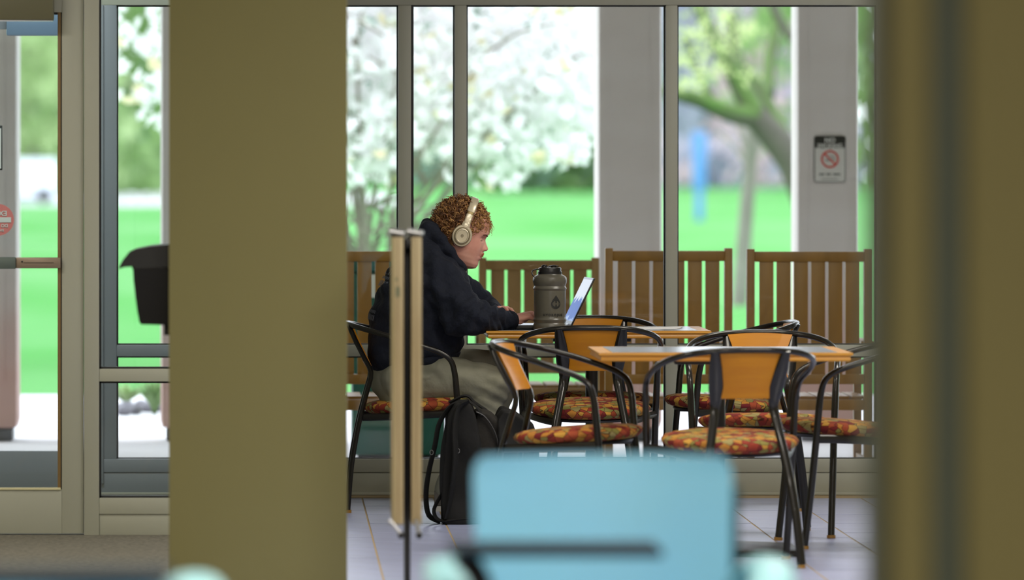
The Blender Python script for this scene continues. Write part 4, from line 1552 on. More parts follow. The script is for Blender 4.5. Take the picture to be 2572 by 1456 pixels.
def flat(outline, z0, z1):
    mb = MB()
    n = len(outline)
    c = (sum(p[0] for p in outline) / n, sum(p[1] for p in outline) / n)
    vs_ = [(c[0], c[1], z1)] + [(x, y, z1) for x, y in outline] + [((x + c[0]) / 2, (y + c[1]) / 2, z1) for x, y in outline]
    fs = []
    for k in range(n):
        l = (k + 1) % n
        fs.append((1 + k, 1 + l, 1 + n + l, 1 + n + k))
        fs.append((0, 1 + n + k, 1 + n + l))
    return mb.add(vs_, fs)


u = 1 / sB
drop = []
for k in range(21):
    a = math.radians(30 - 240 * k / 20)
    drop.append((12.7 * u * math.cos(a), (-3.5 + 12.2 * math.sin(a)) * u))
drop += [(-9 * u, 6.5 * u), (-4.5 * u, 12.5 * u), (0, 19 * u), (4.5 * u, 12.5 * u), (9 * u, 6.5 * u)]
me = flat(drop, 0, 0.0004).mesh('drop_mark', 0)
on_bottle(me, 1395, 763)
logo = link('drop_mark', me, M_INK, body)
hm = MB()
for (a, b, c, d_) in ((-4.8, -2.2, -9.5, 3.5), (2.2, 4.8, -9.5, 3.5), (-2.2, 2.2, -4.4, -1.8), (-7.4, -5.8, -7.5, 1.5), (5.8, 7.4, -7.5, 1.5), (-9.4, -8.4, -5.0, -1.0), (8.4, 9.4, -5.0, -1.0)):
    hm.box(a * u, b * u, c * u, d_ * u, 0.0006, 0.0009)
me = hm.mesh('barbell_letter', 0)
on_bottle(me, 1395, 763)
link('barbell_letter', me, M_BOTTLE, body)
me = text_mesh('HYDROJUG', 0.0125, 'lettering', 0.0002, 0.0006, 1.45, 'LEFT')
for v in me.vertices:
    v.co.z += 0.0005
on_bottle(me, 1362, 796.5)
link('lettering', me, M_INK, body)

# ---- the backpack on the floor
DK = 24.0
bag = thing('backpack', 'black and charcoal backpack standing on the floor against the person\'s legs', 'backpack', (XW(1210, DK), DK, 0))


def bagshape(outline, y0, y1, name, m, voxel=0.006, r_=0.03, amp=0.005, seed=1):
    mb = MB()
    pts = [P(x, y, DK) for x, y in outline]
    ol = [(p.x, p.z) for p in pts]
    mb.prism(ol, y0, y1)
    rr_ = np.random.RandomState(seed)
    w1, w2, w3 = rr_.uniform(14, 40, (3, 3))

    def disp(c):
        return amp * (np.sin(c @ w1) + np.sin(c @ w2 + 1.0) * 0.7 + np.sin(c @ w3 * 1.6) * 0.4)
    me_ = remesh(name, mb, voxel, 10, 0.6, disp)
    return link(name, me_, m, bag)


bagshape([(1112, 1310), (1108, 1230), (1112, 1120), (1122, 1040), (1142, 1010), (1178, 1008), (1192, 1040), (1204, 1100), (1206, 1200), (1204, 1310)], 23.86, 24.12, 'back_panel', M_BAG, amp=0.004)
bagshape([(1190, 1312), (1188, 1200), (1186, 1060), (1196, 1030), (1226, 1036), (1262, 1070), (1278, 1120), (1284, 1310)], 23.90, 24.24, 'main_compartment', M_BAG2, amp=0.006, seed=2)
bagshape([(1262, 1312), (1258, 1140), (1244, 1050), (1262, 1026), (1300, 1040), (1332, 1062), (1346, 1110), (1348, 1310)], 23.88, 24.20, 'front_pocket', M_BAG, amp=0.007, seed=3)


def strap(name, pts, w_, th, m, y, parent=bag):
    p3 = catmull([P(a, b, y + c) for a, b, c in pts], 5)
    return part(name, MB().tube(p3, (w_, th), 8, ax=(0.25, 1, 0)), m, parent)


strap('shoulder_strap', [(1168, 1008, 0), (1132, 1020, -.02), (1104, 1062, -.03), (1092, 1120, -.03), (1078, 1180, -.02), (1070, 1240, 0), (1076, 1290, 0.02), (1100, 1308, .04)], 0.030, 0.008, M_BAG, 23.92)
strap('shoulder_strap', [(1172, 1010, 0), (1150, 1030, -.02), (1142, 1080, -.04), (1144, 1140, -.045), (1140, 1200, -.04), (1132, 1250, -.02), (1122, 1298, 0)], 0.034, 0.010, M_BAG, 23.87)
strap('grab_handle', [(1130, 1010, 0), (1150, 1000, -.01), (1164, 994, -.01), (1178, 996, -.01), (1192, 1010, 0), (1222, 1030, 0.02)], 0.014, 0.006, M_BAG, 23.98)
strap('side_strap', [(1180, 1008, 0), (1200, 1024, -.02), (1212, 1046, -.03)], 0.022, 0.004, M_BAG, 23.93)
strap('hip_strap', [(1110, 1240, 0), (1090, 1280, -.02), (1104, 1306, -.03), (1150, 1304, -.03), (1196, 1300, -.02)], 0.022, 0.006, M_BAG, 23.90)
for (a, b) in ((1084, 1136), (1150, 1132)):
    c = P(a, b, 23.83)
    mb = MB()
    mb.tube([c + Vector((0.007 * math.cos(q), 0.004 * math.sin(q), 0.009 * math.sin(q))) for q in [2 * math.pi * k / 12 for k in range(12)]], 0.0018, 6, closed=True)
    part('buckle', mb, mat('grey_buckle', srgb(70, 70, 72), 0.35, 0.5), bag)
strap('zipper', [(1196, 1034, 0), (1218, 1046, 0), (1240, 1078, 0), (1252, 1120, 0), (1256, 1200, 0)], 0.004, 0.003, MATS['grey_buckle'], 23.885)

# ---- the edge-on standing sign holder in front of the person
DS = 19.5
ss = thing('sign_stand', 'double floor sign holder seen edge-on, two tan panels on a black post', 'sign stand', (XW(1022, DS), DS, 0))
zt_, zb_ = ZW(588, DS), ZW(1322, DS)
for k, (a, b, rz_) in enumerate(((985, 1010, 0.4), (1030, 1055, -0.4))):
    x0, x1 = XW(a, DS), XW(b, DS)
    mb = MB().box(x0, x1, DS - 0.22, DS + 0.22, zb_ + 0.02, zt_, 0.003)
    pn = part('panel_frame', mb, M_TAN, ss)
    part('panel_seam', MB().box(x0 + 0.013, x0 + 0.016, DS - 0.2215, DS - 0.219, zb_ + 0.03, zt_ - 0.01), mat('brown_seam', srgb(140, 118, 84), 0.6), pn)
    part('top_cap', MB().tube([(x0 - 0.010, DS - 0.20, zt_ + 0.012), (x1 + 0.004, DS - 0.215, zt_ + 0.004)], 0.0105, 12), M_SILVER, pn)
    part('top_cap', MB().box(x0 - 0.006, x1 + 0.006, DS - 0.222, DS + 0.22, zt_ - 0.006, zt_ + 0.002, 0.002), M_BLACKPL, pn)
    part('bottom_channel', MB().tube([(x0 - 0.016 + 0.03 * k, DS - 0.225, zb_ + 0.035 + 0.0 * k), (x1 - 0.008, DS - 0.225, zb_ - 0.012)], (0.007, 0.007), 10), M_SILVER, pn)
    part('bottom_channel', MB().ball((x1 - 0.008, DS - 0.225, zb_ - 0.014), 0.011), M_BLACKPL, pn)
part('post', MB().box(XW(1015, DS), XW(1030, DS), DS - 0.06, DS + 0.06, 0.02, zt_ - 0.012, 0.003), M_BLACKPL, ss)
part('hook', MB().box(XW(1013, DS), XW(1032, DS), DS - 0.2, DS - 0.06, zt_ - 0.04, zt_ - 0.012, 0.004), M_BLACKPL, ss)
part('foot_plate', MB().box(XW(1022, DS) - 0.2, XW(1022, DS) + 0.2, DS - 0.24, DS + 0.24, 0.0, 0.02, 0.006), M_BLACKPL, ss)
mk = MB()
x0 = XW(986, DS)
for (za, zb2) in ((706, 716), (720, 731), (736, 742), (748, 758), (800, 806)):
    mk.box(x0 - 0.0012, x0, DS - 0.21, DS + 0.12, ZW(zb2, DS), ZW(za, DS))
mk.box(XW(990, DS), XW(1001, DS), DS - 0.2215, DS - 0.22, ZW(742, DS), ZW(716, DS))
mk.box(XW(989, DS), XW(996, DS), DS - 0.2215, DS - 0.22, ZW(702, DS), ZW(694, DS))
part('printed_marks', mk, mat('grey_green_print', srgb(128, 132, 104), 0.6), ss)

# ---- black bin bracketed to the pillar
DBN = 20.32
bn = thing('wall_bin', 'black plastic bin with a flared rim hung on the left side of the pillar', 'bin', (XW(400, DBN), DBN, ZW(812, DBN)))
xr = XW(424.5, 20.0) - 0.001
prof = [(356, 812), (352, 806), (347, 780), (342, 740), (338, 700), (337, 676), (334, 668)]
rings = []
for (px, py) in prof:
    xl = XW(px, DBN)
    fr = 0.12 + 0.05 * (812 - py) / 144
    rings.append([(xl, DBN - fr, ZW(py, DBN)), (xr, DBN - fr, ZW(py + 2, DBN)), (xr, DBN + fr, ZW(py + 2, DBN)), (xl, DBN + fr, ZW(py, DBN))])
part('body', MB().loft(rings), M_BLACKPL, bn, smooth=30)
rim = MB()
ol = [(299, 673), (318, 668), (337, 667), (346, 672), (424, 668), (424, 611), (380, 616), (342, 624), (328, 630), (312, 650)]
rim.prism([(XW(a, DBN) if a < 424 else xr, ZW(b, DBN)) for a, b in ol], DBN - 0.185, DBN + 0.185)
rm = part('rim', rim, M_BLACKPL, bn, smooth=25)
part('bracket', MB().box(xr - 0.02, xr, DBN - 0.08, DBN + 0.08, ZW(840, DBN), ZW(800, DBN), 0.003), M_BLACK, bn)


# ---- moulded tablet-arm chairs close to the camera (strongly out of focus)
def tablet_chair(label, cx, d, zback, bw, armz, tab, group='blue moulded tablet chairs'):
    """faces the camera; cx is the middle of the back, d its distance"""
    t = thing('tablet_chair', label, 'chair', (cx, d - 0.25, 0), 0, group)
    z0 = 0.44
    hb = bw / 2

    def fn(u, v):
        a = u * 2 - 1
        z = z0 + 0.02 + v * (zback - z0 - 0.02)
        # rounded corners at the top
        w = hb * (1.0 if v < 0.88 else math.sqrt(max(0.0, 1 - ((v - 0.88) / 0.125) ** 2)) * 0.10 + 0.90)
        w *= (0.965 + 0.035 * v)
        return (cx + a * w, d + 0.03 * v - 0.07 * a * a - 0.02, z)
    part('backrest', MB().sheet(fn, 20, 20, lambda u, v: (0, 0.02, 0)), M_TEAL, t)
    part('back_rim', MB().tube([(cx + hb * 1.005, d - 0.055, z0 + 0.05), (cx + hb * 1.012, d - 0.05, zback - 0.06)], (0.012, 0.012), 8), mat('dark_teal_edge', srgb(28, 60, 70), 0.5), t)
    st_ = MB()

    def fs_(u, v):
        a, b = u * 2 - 1, v
        return (cx + a * (hb - 0.01), d - 0.06 - b * 0.42, z0 + 0.015 * a * a - 0.02 * b * b + 0.05 * max(0, 0.15 - b))
    part('seat', MB().sheet(fs_, 12, 10, lambda u, v: (0, 0, -0.025)), M_TEAL, t)
    for s in (-1, 1):
        pts = catmull([(cx + s * (hb + 0.02), d - 0.06, armz - 0.05), (cx + s * (hb + 0.055), d - 0.16, armz), (cx + s * (hb + 0.06), d - 0.32, armz - 0.01), (cx + s * (hb + 0.04), d - 0.42, armz - 0.05)], 5)
        arm = part('armrest', MB().tube(pts, (0.045, 0.022), 12, ax=(1, 0, 0)), M_PALETEAL, t)
        part('arm_support', MB().tube(catmull([(cx + s * (hb + 0.05), d - 0.22, armz - 0.02), (cx + s * (hb + 0.03), d - 0.22, 0.52), (cx + s * (hb - 0.06), d - 0.22, 0.415)], 4), (0.03, 0.012), 10, ax=(0, 1, 0)), M_BLACKPL, arm)
    part('pedestal', MB().lathe([(0.03, 0.07), (0.03, 0.36), (0.12, 0.41)], (cx, d - 0.25, 0), 18), M_BLACKPL, t)
    for k in range(5):
        a = 2 * math.pi * k / 5 + 0.3
        e = Vector((cx + 0.27 * math.cos(a), d - 0.25 + 0.27 * math.sin(a), 0.075))
        lg = part('leg', MB().tube([(cx, d - 0.25, 0.09), e], (0.022, 0.014), 8), M_BLACKPL, t)
        part('caster', MB().tube([e + Vector((0, -0.014, -0.047)), e + Vector((0, 0.014, -0.047))], 0.028, 14), M_BLACKPL, lg)
    if tab:
        ta, tb, tz, td = tab
        tbm = MB().box(ta, tb, td - 0.14, td + 0.14, tz - 0.016, tz, 0.006)
        tp = part('writing_tablet', tbm, mat('graphite_laminate', srgb(12, 30, 42), 0.8, spec=0.1), t)
        part('tablet_arm', MB().tube(catmull([(ta + 0.02, td, tz - 0.02), (ta + 0.055, td, tz - 0.06), (ta + 0.075, td + 0.02, tz - 0.14), (ta + 0.06, td + 0.05, 0.42)], 5), (0.022, 0.020), 10), M_BLACKPL, tp)
    return t


dA = 12.4
tablet_chair('sky blue plastic tablet-arm chair in the lower middle, blurred', XW(1510, dA), dA, ZW(1142, dA), XW(1834, dA) - XW(1184, dA), ZW(1452, 11.9), (XW(1130, 11.8), XW(1655, 11.8), ZW(1368, 11.8), 11.8))
dB = 10.2
tablet_chair('sky blue plastic tablet-arm chair in the lower left corner, mostly below the picture', XW(31, dB), dB, ZW(1466, dB), 0.5, ZW(1490, 9.9), (XW(-160, 9.8), XW(424, 9.8), ZW(1436, 9.8), 9.8))

# ================================================================ THE PERSON
DH = 24.90                      # middle of the body
man = thing('person', 'seated person in a dark navy hoodie and olive-grey trousers typing on a laptop', 'person', (XW(1000, DH), DH, 0))
S0 = FPX / DH
HC = P(1160, 590, DH)           # between the ears
FW = Vector((0.957, 0, -0.290))  # where the face looks: forward and down
UPV = Vector((0.290, 0, 0.957))


def HD(f, l, u):
    return HC + FW * f + Vector((0, 1, 0)) * l + UPV * u


T_FRONT = [(-.127, .058), (-.114, .090), (-.0995, .0955), (-.086, .0935), (-.07, .096), (-.055, .098), (-.04, .098), (-.02, .0975), (.01, .0955), (.025, .099), (.037, .103), (.05, .1005), (.07, .098), (.09, .088), (.11, .062), (.125, .03), (.136, -.018)]
T_BACK = [(-.127, .018), (-.114, -.004), (-.0995, -.024), (-.08, -.040), (-.06, -.058), (-.03, -.085), (0, -.102), (.03, -.112), (.06, -.112), (.09, -.100), (.11, -.080), (.125, -.056), (.136, -.022)]
T_W = [(-.127, .016), (-.114, .038), (-.0995, .050), (-.08, .060), (-.06, .066), (-.04, .070), (-.02, .0715), (.01, .073), (.037, .075), (.06, .074), (.09, .066), (.11, .050), (.125, .032), (.136, .004)]
T_PROF = [(-.127, .058), (-.120, .082), (-.1138, .0936), (-.0995, .0992), (-.090, .0985), (-.0804, .0968), (-.0745, .1025), (-.0688, .1075), (-.0655, .1065), (-.063, .1025), (-.0600, .1045), (-.053, .1105), (-.0464, .1105), (-.0430, .1045), (-.0405, .1015), (-.0365, .109), (-.0337, .1165), (-.028, .1205), (-.0227, .1205), (-.014, .1145), (-.004, .1055), (.010, .0985), (.020, .1005), (.037, .1047), (.05, .1015), (.07, .098), (.09, .088), (.11, .062), (.136, -.018)]
T_SIG = [(-.127, .03), (-.0995, .026), (-.08, .03), (-.065, .021), (-.045, .018), (-.036, .0150), (-.0227, .0135), (-.010, .0100), (.01, .008), (.03, .02), (.05, .03), (.136, .03)]


def head_mesh():
    NU, NT = 110, 96
    rings = []
    for i in range(NU + 1):
        u = -.127 + .263 * (0.5 - 0.5 * math.cos(math.pi * i / NU)) if i < NU + 1 else 0
        fr, bk, w = lerp_tab(T_FRONT, u), lerp_tab(T_BACK, u), lerp_tab(T_W, u)
        pf = lerp_tab(T_PROF, u)
        sg = lerp_tab(T_SIG, u)
        fc = min(max(-.012, bk + 0.25 * (fr - bk)), fr - 0.004)
        ring = []
        for k in range(NT):
            t = 2 * math.pi * k / NT
            c, s = math.cos(t), math.sin(t)
            e = 2 / 2.25
            cc = math.copysign(abs(c) ** e, c)
            ss_ = math.copysign(abs(s) ** e, s)
            f = fc + cc * ((fr - fc) if c > 0 else (fc - bk))
            l = ss_ * w
            if c > 0:
                f += (pf - fr) * math.exp(-(l / sg) ** 2)
                # nostril wings
                f += 0.0085 * math.exp(-((abs(l) - .0155) / .0055) ** 2 - ((u + .030) / .0075) ** 2)
                f -= 0.004 * math.exp(-((abs(l) - .0225) / .0035) ** 2 - ((u + .032) / .008) ** 2)
                # eye sockets, lids, brow, cheek
                f -= 0.0125 * math.exp(-((abs(l) - .029) / .014) ** 2 - ((u - .010) / .0095) ** 2)
                f += 0.0035 * math.exp(-((abs(l) - .032) / .020) ** 2 - ((u - .030) / .008) ** 2)
                f += 0.0020 * math.exp(-((abs(l) - .032) / .012) ** 2 - ((u + .004) / .0042) ** 2)
                f += 0.004 * math.exp(-((abs(l) - .040) / .018) ** 2 - ((u + .030) / .020) ** 2)
                f -= 0.002 * math.exp(-((abs(l) - .026) / .006) ** 2 - ((u + .062) / .010) ** 2)
            ring.append(HD(f, l, u))
        rings.append(ring)
    return MB().loft(rings)


# --- skin: head, neck, trunk core, arms, hands, legs as one body
sk = head_mesh()
sk.cap(HD(-.03, 0, -.05), P(1095, 690, DH), .062, .075)
sk.cap(P(1090, 700, DH), P(1010, 900, DH), .11, .12)


def seg(mb, a, b, ra, rb, n=12):
    mb.cap(a, b, ra, rb, n)


SHN, ELN, WRN = P(1098, 725, 24.70), P(1180, 796, 24.64), P(1283, 804, 24.80)
SHF, ELF, WRF = P(1108, 722, 25.10), P(1212, 786, 25.20), P(1262, 792, 25.00)
seg(sk, SHN, ELN, .055, .045)
seg(sk, ELN, WRN, .042, .026)
seg(sk, SHF, ELF, .055, .045)
seg(sk, ELF, WRF, .042, .026)


def hand(mb, wrist, fdir, up, side, scale=1.0, curl=(0.5, 0.75, 0.5), spread=0.10, nails=None):
    """wrist point, finger direction, back-of-hand normal, side = direction from little finger to thumb"""
    fdir, up, side = fdir.normalized(), up.normalized(), side.normalized()
    pts = {}
    kn = []
    for i in range(4):                                   # 0 little ... 3 index
        o_ = (i - 1.5) * .0195
        fwd = [.070, .079, .084, .081][i]
        k = wrist + fdir * fwd * scale + side * o_ * scale + up * [.004, .008, .009, .006][i]
        kn.append(k)
        mb.cap(wrist + side * o_ * 0.62 + fdir * .006, k, .0165 * scale, .0108 * scale, 10)
    mb.cap(kn[0], kn[3], .010, .010, 10)
    mb.ball(wrist + fdir * .045 - up * .004, .026, .033, .019)
    mb.ball(wrist + fdir * .030 - side * .018 - up * .006, .024, .015, .017)
    for i in range(4):
        L = [(.034, .022, .018), (.040, .026, .020), (.044, .029, .021), (.040, .025, .020)][i]
        q = kn[i]
        d = fdir * 1.0 + side * ((i - 1.5) * spread)
        d.normalize()
        ang = 0
        rad = [.0088, .0082, .0074, .0066]
        for j in range(3):
            ang += curl[j] * [1.0, 1.05, 1.1, 0.95][i]
            v = d * math.cos(ang) - up * math.sin(ang)
            e = q + v * L[j] * scale
            mb.cap(q, e, rad[j] * scale, rad[j + 1] * scale, 10)
            if j == 2 and nails is not None:
                nails.append((e, v, (up * math.cos(ang) + d * math.sin(ang))))
            q = e
    tb = wrist + fdir * .022 + side * .024 - up * .006
    t1 = tb + (fdir * .75 + side * .6 - up * .1).normalized() * .038
    t2 = t1 + (fdir * .95 + side * .15 - up * .2).normalized() * .030
    t3 = t2 + (fdir * .98 - side * .02 - up * .3).normalized() * .022
    mb.cap(tb, t1, .0145, .011, 10)
    mb.cap(t1, t2, .0105, .0095, 10)
    mb.cap(t2, t3, .0093, .0075, 10)


nails = []
hand(sk, P(1284, 802, 24.825), Vector((1, 0.02, 0.16)), Vector((-0.16, -0.15, 1)), Vector((0, 1, 0.15)), 1.04, (0.55, 0.60, 0.45), 0.12, nails)
hand(sk, P(1248, 778, 24.94), Vector((0.22, -1.0, 0.02)), Vector((0.0, 0.05, 1)), Vector((1, 0.2, 0)), 0.9, (0.10, 0.35, 0.4), 0.10, nails)
# legs inside the trousers
HN, KN, AN = P(1005, 955, 24.79), P(1238, 972, 24.76), P(1132, 1218, 24.80)
HF, KF, AF = P(1010, 950, 25.01), P(1248, 950, 25.12), P(1225, 1240, 25.10)
for a, b, ra, rb in ((HN, KN, .075, .055), (KN, AN, .052, .035), (HF, KF, .075, .055), (KF, AF, .052, .035)):
    seg(sk, a, b, ra, rb)
for a in (AN, AF):
    seg(sk, a, Vector((a.x + .01, a.y, .065)), .033, .035)
    seg(sk, Vector((a.x - .01, a.y, .055)), Vector((a.x + .15, a.y, .045)), .032, .022)
me = remesh('body', sk, 0.0028, 2, 0.45)
body_o = link('body', me, M_SKIN, man)

for (e, v, n_) in nails:
    n_ = n_.normalized()
    v = v.normalized()
    s_ = v.cross(n_)
    mb = MB()
    c = e + n_ * .0064 - v * .001
    mb.add([c - v * .004 - s_ * .004, c - v * .004 + s_ * .004, c + v * .005 + s_ * .0032, c + v * .005 - s_ * .0032,
            c - v * .004 - s_ * .004 - n_ * .003, c - v * .004 + s_ * .004 - n_ * .003, c + v * .005 + s_ * .0032 - n_ * .003, c + v * .005 - s_ * .0032 - n_ * .003],
           [(0, 1, 2, 3), (7, 6, 5, 4), (0, 4, 5, 1), (1, 5, 6, 2), (2, 6, 7, 3), (3, 7, 4, 0)])
    part('fingernail', mb, M_NAIL, body_o, smooth=30)

# eyes, brows, lips, moustache, ears
for s in (-1, 1):
    c = HD(.0712, s * .031, .0045)
    ey = part('eye', MB().ball(c, .0115, n=20, m=14), M_EYE, man, smooth=80)
    gz = (FW * .9 + Vector((0, s * .05, 0)) - UPV * .35).normalized()
    part('iris', MB().ball(c + gz * .0072, .0052, n=14, m=8), M_IRIS, ey, smooth=80)
    # upper lid and lashes
    part('eyelid', MB().ball(c + UPV * .0032 - FW * .0001, .0119, n=20, m=14), M_SKIN, man, smooth=80)
    lid_ = [HD(.0712 + .0128 * math.cos(a) * .98, s * .031 + .0128 * math.sin(a), .0030 - .0030 * (math.sin(a)) ** 2) for a in [R(-72 + 144 * k / 8) for k in range(9)]]
    part('eyelid', MB().tube(lid_, (.0016, .0018), 8), M_SKIN, man)
    lash = [p + FW * .0012 - UPV * .0012 for p in lid_]
    part('eyelash', MB().tube(lash, (.0015, .0020), 6), M_BROW, man)
    br = [HD(.101 - .0165 * ((k / 6) ** 1.6), s * (.012 + .038 * k / 6), .0235 + .005 * math.sin(math.pi * k / 7)) for k in range(7)]
    bw_ = MB().tube(br, [(.0018, .0034)] * 7, 6)
    part('eyebrow', bw_, M_BROW, man)
    ear = MB()
    er = [HD(-.012 + .017 * math.cos(a), s * .0745, -.004 + .030 * math.sin(a)) for a in [2 * math.pi * k / 16 for k in range(16)]]
    ear.tube(er, .0055, 8, closed=True)
    ear.ball(HD(-.010, s * .072, -.004), .014, .004, .024)
    part('ear', ear, M_SKIN, man)
lp_ = MB()
up_ = [HD(.1068 - .0105 * (abs(k) / 5) ** 2, k / 5 * .021, -.0580 - .0035 * (abs(k) / 5) ** 1.5) for k in range(-5, 6)]
lp_.tube(up_, [(.0030 * (1 - .75 * (abs(k) / 5) ** 2), .0032 * (1 - .7 * (abs(k) / 5) ** 2)) for k in range(-5, 6)], 8)
lo_ = [HD(.1042 - .0105 * (abs(k) / 5) ** 2, k / 5 * .020, -.0678 + .0045 * (abs(k) / 5) ** 1.5) for k in range(-5, 6)]
lp_.tube(lo_, [(.0034 * (1 - .75 * (abs(k) / 5) ** 2), .0036 * (1 - .7 * (abs(k) / 5) ** 2)) for k in range(-5, 6)], 8)
part('lips', lp_, M_LIP, man, smooth=80)
ms = MB()
rm_ = random.Random(3)
for k in range(320):
    l = rm_.gauss(0, .017)
    if abs(l) > .030:
        continue
    u_ = -.0465 + rm_.uniform(-.006, .005) - .25 * abs(l)
    f_ = .1085 - .0006 - 9.5 * l * l + 0.0 * u_
    p0 = HD(f_, l, u_)
    p1 = p0 + FW * .0014 - UPV * .0050 + Vector((0, math.copysign(.003, l), 0))
    ms.tube([p0, p1], [(.00045, .00045), (.0002, .0002)], 3)
part('moustache', ms, M_STACHE, man, smooth=0, kind='stuff')

# --- hair: a close cap of hair and some hundreds of curls on it
rh = random.Random(21)


def hair_pt(th, ph, k=1.0):
    """th round from the forehead (0) to the nape (pi), ph up"""
    cu, su = math.cos(ph), math.sin(ph)
    f = -.016 + math.cos(th) * cu * (.106 if math.cos(th) > 0 else .108) * k
    l = math.sin(th) * cu * .078 * k
    u_ = .034 + su * (.112 if su > 0 else .10) * k
    return f, l, u_


def hairline(f, l, u_):
    """True where hair grows"""
    if f > .066:
        return u_ > .060
    if f > .050:
        return u_ > .032 + (f - .050) * 1.75
    if f > .028:
        return u_ > .010 + (f - .028) * 1.0
    if f > -.004:
        return u_ > .0
    if f > -.05:
        return u_ > -.035 - ( -f) * .35
    return u_ > -.066


cap_mb = MB()
NT_, NP_ = 56, 34
grid = {}
for i in range(NT_):
    for j in range(NP_ + 1):
        th = 2 * math.pi * i / NT_
        ph = -1.15 + (1.15 + math.pi / 2) * j / NP_
        grid[i, j] = hair_pt(th, ph, 1.0 + .045 * rh.uniform(-1, .6))
vs_ = []
idx = {}
for k_, v in grid.items():
    idx[k_] = len(vs_)
    vs_.append(HD(*v))
fs = []
for i in range(NT_):
    for j in range(NP_):
        q = [(i, j), ((i + 1) % NT_, j), ((i + 1) % NT_, j + 1), (i, j + 1)]
        if all(hairline(*grid[a]) for a in q):
            fs.append(tuple(idx[a] for a in q))
cap_mb.add(vs_, fs)
capm = cap_mb.mesh('hair', 60)
hair = link('hair', capm, M_HAIR1, man, label='short curly auburn hair with golden front curls')
curls = {0: MB(), 1: MB()}
n_c = 0
while n_c < 1500:
    th, ph = rh.uniform(0, 2 * math.pi), math.asin(rh.uniform(-.85, 1.0))
    f, l, u_ = hair_pt(th, ph)
    if not hairline(f, l, u_ - .003):
        continue
    c = Vector(HD(f, l, u_))
    if abs((c - HC).dot(Vector((0.939, 0, -0.345)))) < .0165 and (u_ > .045 or abs(l) > .05):
        continue
    n_c += 1
    nrm = (c - HD(-.016, 0, .034)).normalized()
    a = nrm.cross(Vector((rh.gauss(0, 1), rh.gauss(0, 1), rh.gauss(0, 1)))).normalized()
    b = nrm.cross(a)
    rad = rh.uniform(.0045, .0115)
    turns = rh.uniform(0.6, 1.5)
    L = rh.uniform(.008, .026)
    axd = (nrm * rh.uniform(.35, 1.0) + a * rh.uniform(-.6, .6) - UPV * .35).normalized()
    e1 = axd.cross(b).normalized()
    e2 = axd.cross(e1).normalized()
    m_ = int(8 * turns) + 3
    pts = []
    for k in range(m_):
        t = k / (m_ - 1)
        an = 2 * math.pi * turns * t
        rr_ = rad * (1 - .25 * t)
        pts.append(c + nrm * .003 + axd * (L * t) + e1 * (rr_ * math.cos(an)) + e2 * (rr_ * math.sin(an)))
    w0 = rh.uniform(.0014, .0036)
    gold = 1 if (f > .02 and rh.random() < .75) or rh.random() < .26 else 0
    curls[gold].tube(pts, [(w0 * (1 - .65 * k / (m_ - 1)),) * 2 for k in range(m_)], 5)
# loose forehead curls
for k in range(26):
    f, l, u_ = rh.uniform(.078, .092), rh.uniform(-.05, .05), rh.uniform(.048, .082)
    c = HD(f - 5 * l * l, l, u_)
    rad = rh.uniform(.005, .009)
    pts = []
    for j in range(15):
        t = j / 14
        an = 2 * math.pi * 1.4 * t + rh.uniform(0, .2)
        pts.append(c + FW * (.006 + .016 * t + rad * math.sin(an)) + UPV * (rad * math.cos(an) - .012 * t) + Vector((0, .004 * math.sin(an * 1.3), 0)))
    curls[1].tube(pts, [(.0013 * (1 - .6 * j / 14),) * 2 for j in range(15)], 5)
for g_, m_ in ((0, M_HAIR1), (1, M_HAIR2)):
    o = link('curls', curls[g_].mesh('curls', 80), m_, hair, kind='stuff')

# --- hoodie


def station(bk, fr, b, cy, nexp=2.3, n=36):
    A, B = P(bk[0], bk[1], DH), P(fr[0], fr[1], DH)
    c = (A + B) / 2
    h = (B - A) / 2
    out = []
    for k in range(n):
        t = 2 * math.pi * k / n
        e = 2 / nexp
        cc = math.copysign(abs(math.cos(t)) ** e, math.cos(t))
        s_ = math.copysign(abs(math.sin(t)) ** e, math.sin(t))
        out.append(c + h * cc + Vector((0, b * s_ + (cy - DH), 0)))
    return out


hd = MB()
hd.loft([station((936, 934), (1150, 894), .185, DH), station((924, 905), (1160, 878), .205, DH), station((920, 860), (1164, 850), .212, DH), station((926, 812), (1172, 800), .215, DH),
         station((938, 762), (1180, 765), .218, DH), station((954, 718), (1186, 732), .222, DH), station((984, 668), (1184, 705), .222, DH), station((1012, 625), (1176, 688), .200, DH),
         station((1036, 592), (1168, 672), .155, DH), station((1060, 575), (1160, 655), .105, DH)])
hd.cap(P(1085, 700, 24.74), P(1178, 792, 24.645), .092, .080, 18)
hd.cap(P(1178, 790, 24.645), P(1232, 800, 24.70), .080, .056, 18)
hd.cap(P(1232, 800, 24.70), P(1276, 805, 24.785), .056, .040, 18)
hd.cap(P(1150, 805, 24.66), P(1186, 796, 24.65), .072, .072, 18)
hd.cap(P(1095, 705, 25.06), P(1190, 755, 25.19), .090, .070, 18)
hd.cap(P(1190, 755, 25.19), P(1222, 782, 25.16), .066, .054, 18)
hd.cap(P(1222, 782, 25.16), P(1252, 795, 25.00), .052, .038, 18)
hd.cap(P(1070, 655, 24.80), P(1105, 700, 24.72), .070, .085, 16)
hd.cap(P(1070, 655, 25.00), P(1105, 700, 25.08), .070, .085, 16)
wv = np.array([[30., 14., 44.], [52., -21., 18.], [17., 40., -36.], [-24., 9., 61.]])


